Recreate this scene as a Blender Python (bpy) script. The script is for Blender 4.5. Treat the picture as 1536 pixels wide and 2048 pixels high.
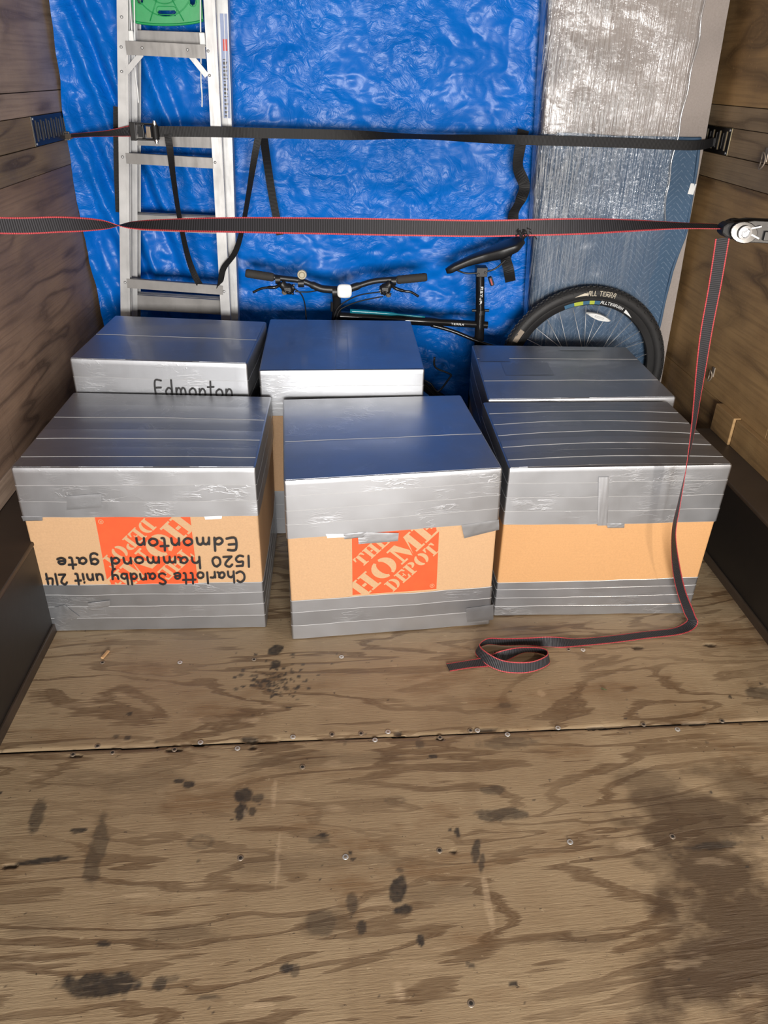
import bpy, bmesh, math, random
import numpy as np
from mathutils import Vector, Matrix, noise
for o in list(bpy.data.objects): bpy.data.objects.remove(o)
S = bpy.context.scene; COL = S.collection
random.seed(7); RNG = np.random.default_rng(5)
pi = math.pi
V = Vector

# ------------------------------------------------------------------ camera
PX, PY, FL = 768.0, 1024.0, 1525.0
HC = 1.5
def _n(v): return v / np.linalg.norm(v)
_d = _n(np.array([671-PX, -(140-PY), -FL])); _u = -_n(np.array([705-PX, -(3600-PY), -FL]))
_u = _n(_u - _d*(_u@_d)); _x = np.cross(_d, _u)
RM = np.array([_x, _d, _u])
cam = bpy.data.cameras.new('camera'); co = bpy.data.objects.new('camera', cam); COL.objects.link(co)
co.matrix_world = Matrix.Translation((0, 0, HC)) @ Matrix(RM.tolist()).to_4x4()
cam.sensor_fit = 'VERTICAL'; cam.sensor_height = 36; cam.lens = 36*FL/2048; cam.clip_start = .02
S.camera = co

# ------------------------------------------------------------------ world, lights, exposure
w = bpy.data.worlds.new('world'); S.world = w; w.use_nodes = True
w.node_tree.nodes['Background'].inputs[0].default_value = (.78, .87, 1, 1)
w.node_tree.nodes['Background'].inputs[1].default_value = .22
def area(name, loc, target, sx, sy, power, color):
    l = bpy.data.lights.new(name, 'AREA'); l.shape = 'RECTANGLE'; l.size = sx; l.size_y = sy
    l.energy = power; l.color = color
    o = bpy.data.objects.new(name, l); COL.objects.link(o); o.location = loc
    o.rotation_euler = (V(target)-V(loc)).to_track_quat('-Z', 'Y').to_euler(); return o
area('yard_light', (.25, -2.3, 1.12), (.15, 2.6, .8), 1.5, .8, 285, (1, .965, .92))
area('lamp_in_doorway', (1.36, .75, .98), (.5, 2.4, .5), .06, .06, 8, (1, .9, .78))
S.view_settings.view_transform = 'Standard'; S.view_settings.look = 'None'
S.view_settings.gamma = 1; S.view_settings.exposure = 0.0; S.view_settings.use_curve_mapping = False

# ------------------------------------------------------------------ pixel -> point on a known plane
def ray(px, py): return V((RM @ np.array([px-PX, -(py-PY), -FL])).tolist())
C0 = V((0, 0, HC))
def onz(px, py, z=0.0): r = ray(px, py); return C0 + r*((z-HC)/r.z)
def ony(px, py, y): r = ray(px, py); return C0 + r*(y/r.y)
def onx(px, py, x): r = ray(px, py); return C0 + r*(x/r.x)
def onp(px, py, o, n): r = ray(px, py); return C0 + r*((o-C0).dot(n)/r.dot(n))

# ------------------------------------------------------------------ materials
class NT:
    def __init__(s, name):
        s.m = bpy.data.materials.new(name); s.m.use_nodes = True; s.t = s.m.node_tree
        s.b = s.t.nodes['Principled BSDF']; s.out = s.t.nodes['Material Output']
    def n(s, typ, ins=None, **kw):
        k = s.t.nodes.new('ShaderNode'+typ)
        for a, v in kw.items(): setattr(k, a, v)
        for a, v in (ins or {}).items():
            if isinstance(v, bpy.types.NodeSocket): s.t.links.new(v, k.inputs[a])
            elif isinstance(v, bpy.types.Node): s.t.links.new(v.outputs[0], k.inputs[a])
            else: k.inputs[a].default_value = v
        return k
    def math(s, op, a, b=0.0, c=0.0, clamp=False):
        return s.n('Math', {0: a, 1: b, 2: c}, operation=op, use_clamp=clamp).outputs[0]
    def coord(s, scale=(1, 1, 1), rot=(0, 0, 0), kind='Object', loc=(0, 0, 0)):
        tc = s.n('TexCoord')
        return s.n('Mapping', {'Vector': tc.outputs[kind], 'Scale': scale, 'Rotation': rot, 'Location': loc}).outputs[0]
    def noise(s, vec, scale=5, detail=3, rough=.5, dist=0, col=False):
        k = s.n('TexNoise', {'Vector': vec, 'Scale': scale, 'Detail': detail, 'Roughness': rough, 'Distortion': dist})
        return k.outputs['Color' if col else 'Fac']
    def ramp(s, fac, stops):
        k = s.n('ValToRGB', {'Fac': fac}); e = k.color_ramp.elements
        while len(e) < len(stops): e.new(.5)
        for q, (p, c) in zip(e, stops):
            q.position = p; q.color = (c, c, c, 1) if isinstance(c, (int, float)) else (*c, 1)
        return k.outputs[0]
    def mix(s, f, a, b, blend='MIX'):
        k = s.n('Mix', data_type='RGBA', blend_type=blend)
        for i, v in ((0, f), (6, a), (7, b)):
            if isinstance(v, bpy.types.NodeSocket): s.t.links.new(v, k.inputs[i])
            else: k.inputs[i].default_value = (*v, 1) if (isinstance(v, tuple) and len(v) == 3) else v
        return k.outputs[2]
    def bump(s, h, strength=.5, dist=.002, prev=None):
        i = {'Height': h, 'Strength': strength, 'Distance': dist}
        if prev is not None: i['Normal'] = prev
        return s.n('Bump', i).outputs[0]
    def fin(s, color=None, rough=None, metal=None, normal=None, **kw):
        for nm, v in (('Base Color', color), ('Roughness', rough), ('Metallic', metal), ('Normal', normal), *kw.items()):
            if v is None: continue
            if isinstance(v, bpy.types.NodeSocket): s.t.links.new(v, s.b.inputs[nm])
            else: s.b.inputs[nm].default_value = (*v, 1) if (isinstance(v, tuple) and len(v) == 3) else v
        return s.m
def simple(name, color, rough=.5, metal=0.0, bumpscale=0, bumpd=.0004, **kw):
    t = NT(name); nrm = None
    co_ = t.coord(); f = t.noise(co_, 30, 3)
    c2 = tuple(min(1, x*1.18) for x in color); c1 = tuple(x*.82 for x in color)
    col = t.mix(f, c1, c2)
    if bumpscale: nrm = t.bump(t.noise(co_, bumpscale, 3), .6, bumpd)
    return t.fin(col, rough, metal, nrm, **kw)

def plywood(name, light, mid, dark, grain, across, seed=0.0, floor=False, rough=.6, freq=6.0):
    """grain: scale vector along object axes (small along the grain)"""
    t = NT(name)
    oi = t.n('ObjectInfo')
    base = t.coord()
    off = t.n('VectorMath', {0: base, 1: (seed, seed*1.7, seed*.6)}, operation='ADD').outputs[0]
    g = t.n('VectorMath', {0: off, 1: grain}, operation='MULTIPLY').outputs[0]
    warp = t.noise(g, 1.0, 3.0, .45, .25)
    cont = t.math('MULTIPLY', warp, freq)
    fr = t.math('PINGPONG', cont, .5)
    band = t.ramp(fr, [(0, 0), (.28, .12), (.40, .55), (.47, 1), (.5, .75)])
    band = t.math('MULTIPLY', band, t.ramp(t.noise(g, .8, 4), [(.38, .15), (.6, 1)]))
    fine = t.n('VectorMath', {0: off, 1: tuple(a*(3 if a < 2.5 else 22) for a in grain)}, operation='MULTIPLY').outputs[0]
    fn = t.noise(fine, 1.0, 4, .6)
    blotch = t.noise(off, 3.2, 5, .6)
    c = t.mix(t.ramp(blotch, [(.32, 0), (.68, 1)]), mid, light)
    c = t.mix(t.math('MULTIPLY', band, .8), c, dark)
    c = t.mix(t.ramp(fn, [(.33, .30), (.55, 0)]), c, dark)
    sp = t.noise(off, 90, 3, .7)
    c = t.mix(t.ramp(sp, [(.60, 0), (.72, .45)]), c, light)
    if floor:
        ro = t.n('Mapping', {'Vector': off, 'Rotation': (0, 0, -.05)}).outputs[0]
        mul = lambda v, k_: t.n('VectorMath', {0: v, 1: k_}, operation='MULTIPLY').outputs[0]
        wv = t.noise(mul(ro, (1.0, 4.6, 1)), 1.0, 4, .5, .5)
        streak = t.noise(mul(ro, (5, 150, 1)), 1.0, 3, .6)
        streak2 = t.noise(mul(ro, (16, 260, 1)), 1.0, 3, .7)
        n2 = t.math('ADD', t.math('MULTIPLY', wv, 11.0), t.math('MULTIPLY', t.math('SUBTRACT', streak, .5), .45))
        fr = t.math('MULTIPLY', t.math('PINGPONG', n2, .5), 2.0)
        band = t.ramp(fr, [(.64, 0), (.72, .65), (.88, 1), (1, .75)])
        reg = t.ramp(t.noise(mul(ro, (1.6, 2.6, 1)), 1.0, 3), [(.34, .30), (.54, 1)])
        band = t.math('MULTIPLY', band, reg)
        band = t.math('MULTIPLY', band, t.ramp(streak2, [(.30, .55), (.55, 1)]))
        c = t.mix(t.ramp(blotch, [(.32, 0), (.68, 1)]), mid, light)
        c = t.mix(t.ramp(streak2, [(.30, .35), (.48, 0)]), c, mid)
        warm = t.ramp(t.noise(mul(ro, (2.2, 5.5, 1)), 1.3, 4, .6, .4), [(.54, 0), (.66, 1)])
        warm = t.math('MULTIPLY', warm, t.ramp(streak, [(.30, .35), (.60, 1)]))
        c = t.mix(t.math('MULTIPLY', warm, .62), c, (.135, .070, .028))
        c = t.mix(t.math('MULTIPLY', band, .82), c, dark)
        drag = t.ramp(t.noise(mul(off, (14, 1.2, 1)), 1.0, 3), [(.55, 0), (.70, .12)])
        c = t.mix(drag, c, dark)
        spk = t.noise(mul(off, (1, 1.6, 1)), 55, 3, .65)
        c = t.mix(t.ramp(spk, [(.68, 0), (.73, .75)]), c, (.03, .022, .016))
        c = t.mix(t.ramp(t.noise(mul(off, (1, 2.2, 1)), 30, 4, .7), [(.66, 0), (.71, .5)]), c, (.42, .33, .21))
        fn = streak2
    hgt = t.math('ADD', t.math('MULTIPLY', band, -.6), t.math('MULTIPLY', fn, 1.1))
    if floor:
        a = t.n('Attribute', attribute_name='stain').outputs['Fac']
        b = t.n('Attribute', attribute_name='stain_shade').outputs['Fac']
        s_ = t.n('Attribute', attribute_name='scuff').outputs['Fac']
        c = t.mix(t.math('MULTIPLY', b, .88), c, (.050, .029, .015))  # brown stain colour, with the floor corner's shade painted in
        edge = t.math('MULTIPLY', a, t.ramp(t.noise(off, 70, 3), [(.3, .82), (.6, 1)]))
        c = t.mix(t.math('MULTIPLY', edge, .94), c, (.020, .017, .015))
        c = t.mix(t.math('MULTIPLY', s_, .35), c, (.50, .38, .25))
        # scratches
        w1 = t.noise(t.coord((5, 60, 5), (0, 0, .35)), 2.2, 2, .4)
        c = t.mix(t.ramp(w1, [(.70, 0), (.76, .35)]), c, (.34, .26, .17))
    nrm = t.bump(hgt, .55, .0018)
    nrm = t.bump(sp, .25, .0008, nrm)
    rg = t.ramp(blotch, [(.3, rough-.1), (.7, rough+.12)])
    return t.fin(c, rg, 0.0, nrm)

M = {}
M['ply_floor'] = plywood('floor_plywood', (.300, .225, .138), (.228, .162, .095), (.078, .041, .018), (.9, 5.2, 1), 0, 3.1, True, .55, 7)
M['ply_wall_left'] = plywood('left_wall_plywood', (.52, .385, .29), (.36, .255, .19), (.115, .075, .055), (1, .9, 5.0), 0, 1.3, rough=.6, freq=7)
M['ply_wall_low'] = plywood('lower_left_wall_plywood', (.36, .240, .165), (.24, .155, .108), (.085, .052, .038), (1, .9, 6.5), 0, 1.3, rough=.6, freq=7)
M['ply_wall_right'] = plywood('right_wall_plywood', (.42, .262, .112), (.27, .160, .066), (.085, .047, .020), (1, .9, 3.6), 0, 9.3, rough=.6, freq=4.5)
M['ply_board'] = plywood('wall_board_plywood', (.37, .265, .155), (.24, .168, .095), (.075, .046, .026), (1, .8, 9.0), 0, 5.5, rough=.6, freq=5)
M['ledge'] = plywood('ledge_wood', (.060, .040, .026), (.042, .028, .018), (.02, .013, .009), (1, 1, 3.0), 0, 2.2, rough=.55, freq=4)
M['soot'] = simple('black_painted_metal', (.010, .008, .007), .5, 0, 40, .0005)
M['ceiling'] = simple('ceiling_panel', (.10, .085, .07), .7)
M['dark_void'] = simple('gap_dark', (.012, .010, .008), .9)

def duct(name, base=(.43, .443, .47), metal=1.0, rough=.45, warm=0):
    t = NT(name); oi = t.n('ObjectInfo')
    rnd = oi.outputs['Random']
    co_ = t.coord()
    off = t.n('VectorMath', {0: co_, 1: t.n('CombineXYZ', {0: rnd, 1: rnd, 2: t.math('MULTIPLY', rnd, 5.0)}).outputs[0]}, operation='ADD').outputs[0]
    # creases, mostly horizontal, short
    sc = t.n('VectorMath', {0: off, 1: (7, 7, 34)}, operation='MULTIPLY').outputs[0]
    cr = t.noise(sc, 1.6, 4, .55, .9)
    crease = t.ramp(cr, [(.465, 0), (.5, 1), (.535, 0)])
    mask = t.ramp(t.noise(off, 7, 2), [(.50, 0), (.66, 1)])
    crease = t.math('MULTIPLY', crease, mask)
    ver = t.noise(t.n('VectorMath', {0: off, 1: (60, 60, 3)}, operation='MULTIPLY').outputs[0], 1.2, 2)
    soft = t.noise(off, 9, 2)
    h = t.math('ADD', t.math('MULTIPLY', crease, .75), t.math('MULTIPLY', ver, .30))
    nrm = t.bump(soft, .10, .003)
    nrm = t.bump(h, .30, .0011, nrm)
    tone = t.math('ADD', .86, t.math('MULTIPLY', rnd, .22))
    c = t.mix(1.0, base, t.n('CombineColor', {0: tone, 1: tone, 2: tone}).outputs[0], 'MULTIPLY')
    c = t.mix(t.ramp(soft, [(.35, .12), (.6, 0)]), c, tuple(x*.7 for x in base))
    c = t.mix(t.math('MULTIPLY', crease, .16), c, (.8, .81, .82))
    rg = t.ramp(t.noise(off, 16, 3), [(.3, rough-.02), (.7, rough+.03)])
    return t.fin(c, rg, metal, nrm, **{'Coat Weight': .2, 'Coat Roughness': .10, 'Coat IOR': 1.45})
M['tape'] = duct('silver_duct_tape')
M['tape_top'] = M['tape']
M['tape_edge_glint'] = simple('duct_tape_cut_edge_glint', (.56, .57, .58), .32, .3)  # lighter cut edge of the tape, its glint painted into the colour
def kraft(name, base):
    t = NT(name); c_ = t.coord()
    f = t.noise(c_, 220, 2); g = t.noise(c_, 4, 3)
    flute = t.n('TexWave', {'Vector': c_, 'Scale': 60, 'Distortion': 1.0}, wave_type='BANDS', bands_direction='Z').outputs['Fac']
    c = t.mix(f, tuple(x*.86 for x in base), tuple(min(1, x*1.12) for x in base))
    c = t.mix(t.math('MULTIPLY', g, .25), c, tuple(x*.7 for x in base))
    return t.fin(c, .62, 0, t.bump(t.math('ADD', f, t.math('MULTIPLY', flute, .5)), .25, .0006))
M['kraft'] = kraft('kraft_cardboard', (.47, .295, .160))
M['kraft_orange'] = kraft('warm_cardboard', (.48, .262, .110))
M['orange'] = simple('orange_print', (.62, .075, .016), .6)
M['ink'] = simple('black_marker_ink', (.012, .012, .014), .45)

def tarp_mat():
    t = NT('blue_polyethylene_tarp'); c_ = t.coord()
    dv = t.noise(t.coord((1, 1, 1)), 3.5, 3, col=True)
    wv = t.n('VectorMath', {0: c_, 1: t.n('VectorMath', {0: dv, 1: (.35, .35, .35)}, operation='MULTIPLY').outputs[0]}, operation='ADD').outputs[0]
    # crumple facets
    a = t.n('TexVoronoi', {'Vector': t.n('VectorMath', {0: wv, 1: (1, .6, 1.55)}, operation='MULTIPLY').outputs[0], 'Scale': 15, 'Randomness': 1.0}, feature='F1', distance='EUCLIDEAN').outputs['Distance']
    b = t.n('TexVoronoi', {'Vector': wv, 'Scale': 34}, feature='F1').outputs['Distance']
    r1 = t.noise(t.n('VectorMath', {0: wv, 1: (1, 1, 2.2)}, operation='MULTIPLY').outputs[0], 11, 4, .6, 1.2)
    ridge = t.math('ABSOLUTE', t.math('SUBTRACT', r1, .5))
    m = t.ramp(t.noise(c_, 3.0, 2), [(.40, .12), (.58, 1)])
    h = t.math('ADD', t.math('MULTIPLY', a, 1.0), t.math('MULTIPLY', b, .18))
    h = t.math('SUBTRACT', h, t.math('MULTIPLY', ridge, 1.6))
    h = t.math('MULTIPLY', h, m)
    weave = t.n('TexWave', {'Vector': c_, 'Scale': 160}, wave_type='BANDS', bands_direction='X').outputs['Fac']
    nrm = t.bump(h, .75, .008)
    fine = t.noise(wv, 70, 3, .6)
    nrm = t.bump(fine, .3, .0016, nrm)
    nrm = t.bump(weave, .08, .0004, nrm)
    col = t.mix(t.noise(c_, 5, 2), (.0006, .120, .52), (.001, .155, .62))
    return t.fin(col, .30, 0, nrm, **{'Specular IOR Level': .22})
M['tarp'] = tarp_mat()

def strap_mat(name, red=True, bl=(.012, .012, .014)):
    t = NT(name); uv = t.n('TexCoord').outputs['UV']
    sp = t.n('SeparateXYZ', {0: uv}); u, v = sp.outputs[0], sp.outputs[1]
    e = t.math('ABSOLUTE', t.math('SUBTRACT', u, .5))
    wv = t.math('SINE', t.math('MULTIPLY', v, 2*pi/.0052))
    wr = t.math('SINE', t.math('MULTIPLY', v, 2*pi/.0040))
    c = t.mix(t.math('MULTIPLY_ADD', wv, .5, .5), bl, tuple(x*(3.0 if red else 1.15) for x in bl))
    if red:
        em = t.math('GREATER_THAN', e, .415)
        rc = t.mix(t.math('MULTIPLY_ADD', wr, .5, .5), (.24, .022, .028), (.50, .070, .080))
        c = t.mix(em, c, rc)
    nrm = t.bump(wv, .7 if red else .25, .0007)
    return t.fin(c, .55, 0, nrm, **{'Specular IOR Level': .3})
M['strap'] = strap_mat('red_edged_webbing'); M['strap_black'] = strap_mat('black_webbing', False, (.010, .010, .011))
M['strap_dullred'] = strap_mat('dull_red_edged_webbing', True)

def alu(name, base, rough):
    t = NT(name); c_ = t.coord((1, 1, .12))
    f = t.noise(c_, 60, 4, .6); g = t.noise(t.coord(), 12, 3)
    c = t.mix(t.ramp(g, [(.35, 0), (.65, 1)]), tuple(x*.78 for x in base), base)
    return t.fin(c, t.ramp(f, [(.3, rough-.08), (.7, rough+.1)]), .45, t.bump(f, .2, .0004))
M['alu'] = alu('aluminium_rail', (.47, .47, .47), .42)
M['alu_dull'] = alu('dull_aluminium_tread', (.25, .242, .235), .46)
M['green'] = simple('green_plastic', (.008, .30, .085), .38, 0, 60, .0003)
M['white_plastic'] = simple('white_plastic', (.78, .80, .80), .35)
M['label_blue'] = simple('blue_grey_label', (.26, .32, .50), .45)
M['red'] = simple('red_print', (.55, .04, .03), .5)
M['blk'] = simple('black_plastic', (.012, .012, .013), .42, 0, 90, .0003)
M['blk_gloss'] = simple('glossy_black_paint', (.008, .008, .009), .16)
M['rubber'] = simple('black_rubber', (.020, .020, .021), .62, 0, 120, .0006)
M['grip'] = simple('foam_grip', (.030, .028, .026), .8, 0, 140, .0005)
M['teal'] = simple('teal_paint', (.005, .16, .22), .2)
M['chrome'] = simple('chrome', (.75, .75, .76), .16, 1)
M['steel'] = simple('zinc_steel', (.55, .56, .57), .45, .6)
M['old_steel'] = simple('aged_steel', (.30, .25, .20), .5, .7)
M['bell'] = simple('yellowed_bell_plastic', (.42, .38, .27), .35)
M['reflector'] = simple('clear_reflector_plastic', (.72, .74, .74), .3)
M['ivory'] = simple('ivory_print', (.66, .60, .48), .5)
M['decal_yellow'] = simple('yellow_decal', (.42, .50, .05), .4)
M['decal_blue'] = simple('blue_decal', (.03, .12, .22), .4)
M['etrack_l'] = simple('grey_painted_steel', (.030, .035, .045), .38, .4, 60, .0003)
M['etrack_r'] = simple('black_painted_steel', (.008, .007, .007), .4, .3, 60, .0003)
M['slot_wood'] = simple('pale_wood_behind_slots', (.80, .68, .42), .7)
M['slot_grey'] = simple('grey_wood_behind_slots', (.21, .19, .16), .7)
M['chip'] = simple('fresh_wood_chip', (.45, .27, .13), .7)

def felt():
    t = NT('grey_quilted_wrap'); c_ = t.coord()
    f = t.noise(c_, 160, 3, .7); g = t.noise(c_, 9, 3)
    c = t.mix(f, (.27, .232, .21), (.40, .355, .33))
    c = t.mix(t.math('MULTIPLY', g, .3), c, (.15, .13, .12))
    return t.fin(c, .85, 0, t.bump(f, .5, .001))
M['felt'] = felt()
def blanket():
    t = NT('blue_moving_blanket'); uv = t.n('TexCoord').outputs['UV']
    sp = t.n('SeparateXYZ', {0: uv}); u, v = sp.outputs[0], sp.outputs[1]
    wob = t.noise(uv, 6, 2)
    tri = t.math('PINGPONG', t.math('MULTIPLY', u, 1.0), .075)
    ph = t.math('ADD', t.math('ADD', v, t.math('MULTIPLY', tri, 1.0)), t.math('MULTIPLY', wob, .02))
    fr = t.math('PINGPONG', ph, .0115)
    line = t.ramp(t.math('MULTIPLY', fr, 1/.0115), [(0, 1), (.10, .5), (.2, 0)])
    dash = t.ramp(t.noise(t.n('Mapping', {'Vector': uv, 'Scale': (90, 90, 90)}).outputs[0], 1, 1), [(.42, 0), (.52, 1)])
    lf = t.math('MULTIPLY', line, dash)
    f = t.noise(uv, 140, 3)
    c = t.mix(f, (.032, .075, .14), (.055, .11, .19))
    c = t.mix(t.math('MULTIPLY', lf, .55), c, (.26, .33, .42))
    nrm = t.bump(line, -.5, .003)
    nrm = t.bump(t.noise(uv, 7, 3), .5, .02, nrm)
    return t.fin(c, .7, 0, nrm)
M['blanket'] = blanket()
def film():
    t = NT('stretch_film'); uv = t.n('TexCoord').outputs['UV']
    a = t.n('Mapping', {'Vector': uv, 'Scale': (90, 2.0, 1), 'Rotation': (0, 0, -.07)}).outputs[0]
    b = t.n('Mapping', {'Vector': uv, 'Scale': (26, 1.3, 1), 'Rotation': (0, 0, -.05)}).outputs[0]
    c = t.n('Mapping', {'Vector': uv, 'Scale': (45, 70, 1)}).outputs[0]
    n1 = t.noise(a, 1.6, 4, .6, .5); n2 = t.noise(b, 1.5, 3, .5, .6); n3 = t.noise(c, 1, 3, .6, .8)
    str_ = t.ramp(n1, [(.44, 0), (.5, 1), (.56, 0)])
    sx = t.n('SeparateXYZ', {0: uv}); lf = t.n('MapRange', {0: sx.outputs[0], 1: .78, 2: 1.30, 3: 1.0, 4: .30}).outputs[0]
    vz = t.n('MapRange', {0: sx.outputs[1], 1: .75, 2: 1.35, 3: .45, 4: 1.0}).outputs[0]
    zone = t.math('MULTIPLY', t.math('MULTIPLY', lf, vz), t.ramp(t.noise(uv, 4.0, 3), [(.36, .25), (.62, 1)]))
    h = t.math('ADD', t.math('MULTIPLY', n1, 1.0), t.math('MULTIPLY', n2, 1.0))
    bz = t.math('MULTIPLY', t.n('MapRange', {0: sx.outputs[1], 1: .98, 2: 1.10, 3: 0, 4: 1}).outputs[0], t.n('MapRange', {0: sx.outputs[1], 1: 1.27, 2: 1.36, 3: 1, 4: .25}).outputs[0])
    h = t.math('ADD', h, t.math('MULTIPLY', t.math('MULTIPLY', n3, bz), 1.3))
    nrm = t.bump(t.math('MULTIPLY', h, t.math('MULTIPLY_ADD', zone, .85, .10)), 1.0, .0085)
    gl = t.n('BsdfGlossy', {'Color': (.95, .97, 1, 1), 'Roughness': .15, 'Normal': nrm})
    df = t.n('BsdfDiffuse', {'Color': (.75, .78, .80, 1)})
    tr = t.n('BsdfTransparent')
    lw = t.n('Fresnel', {'IOR': 1.6, 'Normal': nrm}).outputs[0]
    f1 = t.math('MULTIPLY_ADD', t.math('MULTIPLY', lw, t.math('MULTIPLY_ADD', lf, 1.5, .35)), 1.0, .01, clamp=True)
    m1 = t.n('MixShader', {0: f1, 1: tr.outputs[0], 2: gl.outputs[0]})
    f2 = t.math('MULTIPLY', t.math('MULTIPLY_ADD', str_, .6, .02), zone)
    m2 = t.n('MixShader', {0: f2, 1: m1.outputs[0], 2: df.outputs[0]})
    t.t.links.new(m2.outputs[0], t.out.inputs['Surface'])
    return t.m
M['film'] = film()

# ------------------------------------------------------------------ mesh building
class MB:
    def __init__(s): s.v = []; s.f = []; s.m = []; s.uv = {}
    def face(s, idx, mi=0, uv=None):
        if uv: s.uv[len(s.f)] = uv
        s.f.append(tuple(idx)); s.m.append(mi)
    def add(s, vs, fs, mi=0):
        b = len(s.v); s.v += [tuple(v) for v in vs]
        for f in fs: s.face([b+i for i in f], mi)
    def box(s, a, b, mi=0, mat=None):
        (x0, y0, z0), (x1, y1, z1) = a, b
        vs = [V((x, y, z)) for z in (z0, z1) for y in (y0, y1) for x in (x0, x1)]
        if mat is not None: vs = [mat @ v for v in vs]
        s.add(vs, [(0, 2, 3, 1), (4, 5, 7, 6), (0, 1, 5, 4), (2, 6, 7, 3), (0, 4, 6, 2), (1, 3, 7, 5)], mi)
    def beam(s, p, q, wdir, wd, th, mi=0):
        """rectangular bar p->q; wd along wdir, th along the third axis"""
        p, q = V(p), V(q); d = (q-p).normalized(); wdir = V(wdir); wdir = (wdir-d*wdir.dot(d)).normalized(); n = d.cross(wdir)
        vs = [c + wdir*(a*wd/2) + n*(b*th/2) for c in (p, q) for a, b in ((-1, -1), (1, -1), (1, 1), (-1, 1))]
        s.add(vs, [(0, 1, 2, 3), (7, 6, 5, 4), (0, 4, 5, 1), (1, 5, 6, 2), (2, 6, 7, 3), (3, 7, 4, 0)], mi)
    def tube(s, pts, r, seg=10, mi=0, cap=True):
        pts = [V(p) for p in pts]; rs = r if isinstance(r, (list, tuple)) else [r]*len(pts)
        n = len(pts); t = [(pts[min(i+1, n-1)]-pts[max(i-1, 0)]).normalized() for i in range(n)]
        a = V((0, 0, 1)) if abs(t[0].z) < .9 else V((1, 0, 0)); u = (a-t[0]*a.dot(t[0])).normalized(); b0 = len(s.v)
        for i in range(n):
            u = (u-t[i]*u.dot(t[i])).normalized(); w = t[i].cross(u)
            for k in range(seg):
                an = 2*pi*k/seg; s.v.append(tuple(pts[i]+(u*math.cos(an)+w*math.sin(an))*rs[i]))
        for i in range(n-1):
            for k in range(seg):
                k2 = (k+1) % seg; s.face((b0+i*seg+k, b0+i*seg+k2, b0+(i+1)*seg+k2, b0+(i+1)*seg+k), mi)
        if cap:
            s.face([b0+k for k in range(seg)][::-1], mi); s.face([b0+(n-1)*seg+k for k in range(seg)], mi)
    def disc(s, c, axis, r, h, seg=20, mi=0, r2=None):
        c = V(c); axis = V(axis).normalized(); s.tube([c, c+axis*h], [r, r2 if r2 is not None else r], seg, mi)
    def build(s, name, mats, parent=None, smooth=False, bevel=0, angle=None, recalc=True):
        me = bpy.data.meshes.new(name); me.from_pydata([tuple(v) for v in s.v], [], s.f)
        for m in (mats if isinstance(mats, list) else [mats]): me.materials.append(M[m] if isinstance(m, str) else m)
        me.polygons.foreach_set('material_index', s.m)
        if s.uv:
            l = me.uv_layers.new(name='UVMap')
            for fi, uvs in s.uv.items():
                for li, c in zip(me.polygons[fi].loop_indices, uvs): l.data[li].uv = c
        if smooth: me.polygons.foreach_set('use_smooth', [True]*len(s.f))
        me.update()
        if recalc:
            bm = bmesh.new(); bm.from_mesh(me); bmesh.ops.recalc_face_normals(bm, faces=bm.faces); bm.to_mesh(me); bm.free()
        if smooth and angle: me.set_sharp_from_angle(angle=math.radians(angle))
        o = bpy.data.objects.new(name, me); COL.objects.link(o)
        if parent: o.parent = parent
        if bevel:
            b = o.modifiers.new('bevel', 'BEVEL'); b.width = bevel; b.segments = 2; b.limit_method = 'ANGLE'
        return o
def tag(o, label=None, cat=None, group=None, kind=None):
    if label: o['label'] = label
    if cat: o['category'] = cat
    if group: o['group'] = group
    if kind: o['kind'] = kind
    return o
def empty(name, loc=(0, 0, 0)):
    o = bpy.data.objects.new(name, None); COL.objects.link(o); o.location = loc; o.empty_display_size = .05; return o
def under(parent):
    """children are built in world coordinates: undo the parent's offset"""
    for o in list(COL.objects):
        if o.parent == parent and not o.get('_p'): o.matrix_parent_inverse = Matrix.Translation(-parent.location); o['_p'] = 1
    for o in COL.objects:
        if '_p' in o.keys(): del o['_p']
def catmull(P, n):
    P = [V(p) for p in P]; out = []
    for i in range(len(P)-1):
        p0, p1, p2, p3 = P[max(i-1, 0)], P[i], P[i+1], P[min(i+2, len(P)-1)]
        for k in range(n):
            t = k/n; out.append(.5*((2*p1)+(p2-p0)*t+(2*p0-5*p1+4*p2-p3)*t*t+(3*p1-p0-3*p2+p3)*t**3))
    out.append(P[-1]); return out
def ribbon(pts, wdirs, width, n=10, th=.0016, widths=None):
    """flat webbing strip through pts; width direction interpolated; returns MB with uv"""
    P = catmull(pts, n); W = catmull(wdirs, n); Ws = [v.x for v in catmull([(a, 0, 0) for a in (widths or [width]*len(pts))], n)]
    mb = MB(); L = 0; prev = None
    for i, p in enumerate(P):
        t = (P[min(i+1, len(P)-1)]-P[max(i-1, 0)]).normalized(); w_ = W[i]; w_ = (w_-t*w_.dot(t)).normalized(); nn = t.cross(w_)
        if prev is not None: L += (p-prev).length
        prev = p; a = w_*Ws[i]/2; b = nn*th/2
        mb.v += [tuple(p-a-b), tuple(p+a-b), tuple(p+a+b), tuple(p-a+b)]
        if i:
            o = 4*(i-1); q = 4*i
            for (x, y, ux, uy) in ((0, 1, 0, 1), (1, 2, 1, 1), (2, 3, 1, 0), (3, 0, 0, 0)):
                mb.face((o+x, o+y, q+y, q+x), 0, [(ux, L0), (uy, L0), (uy, L), (ux, L)])
        L0 = L
    e = len(mb.v)-4; mb.face((3, 2, 1, 0), 0, [(.5, 0)]*4); mb.face((e, e+1, e+2, e+3), 0, [(.5, L)]*4)
    return mb

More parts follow.
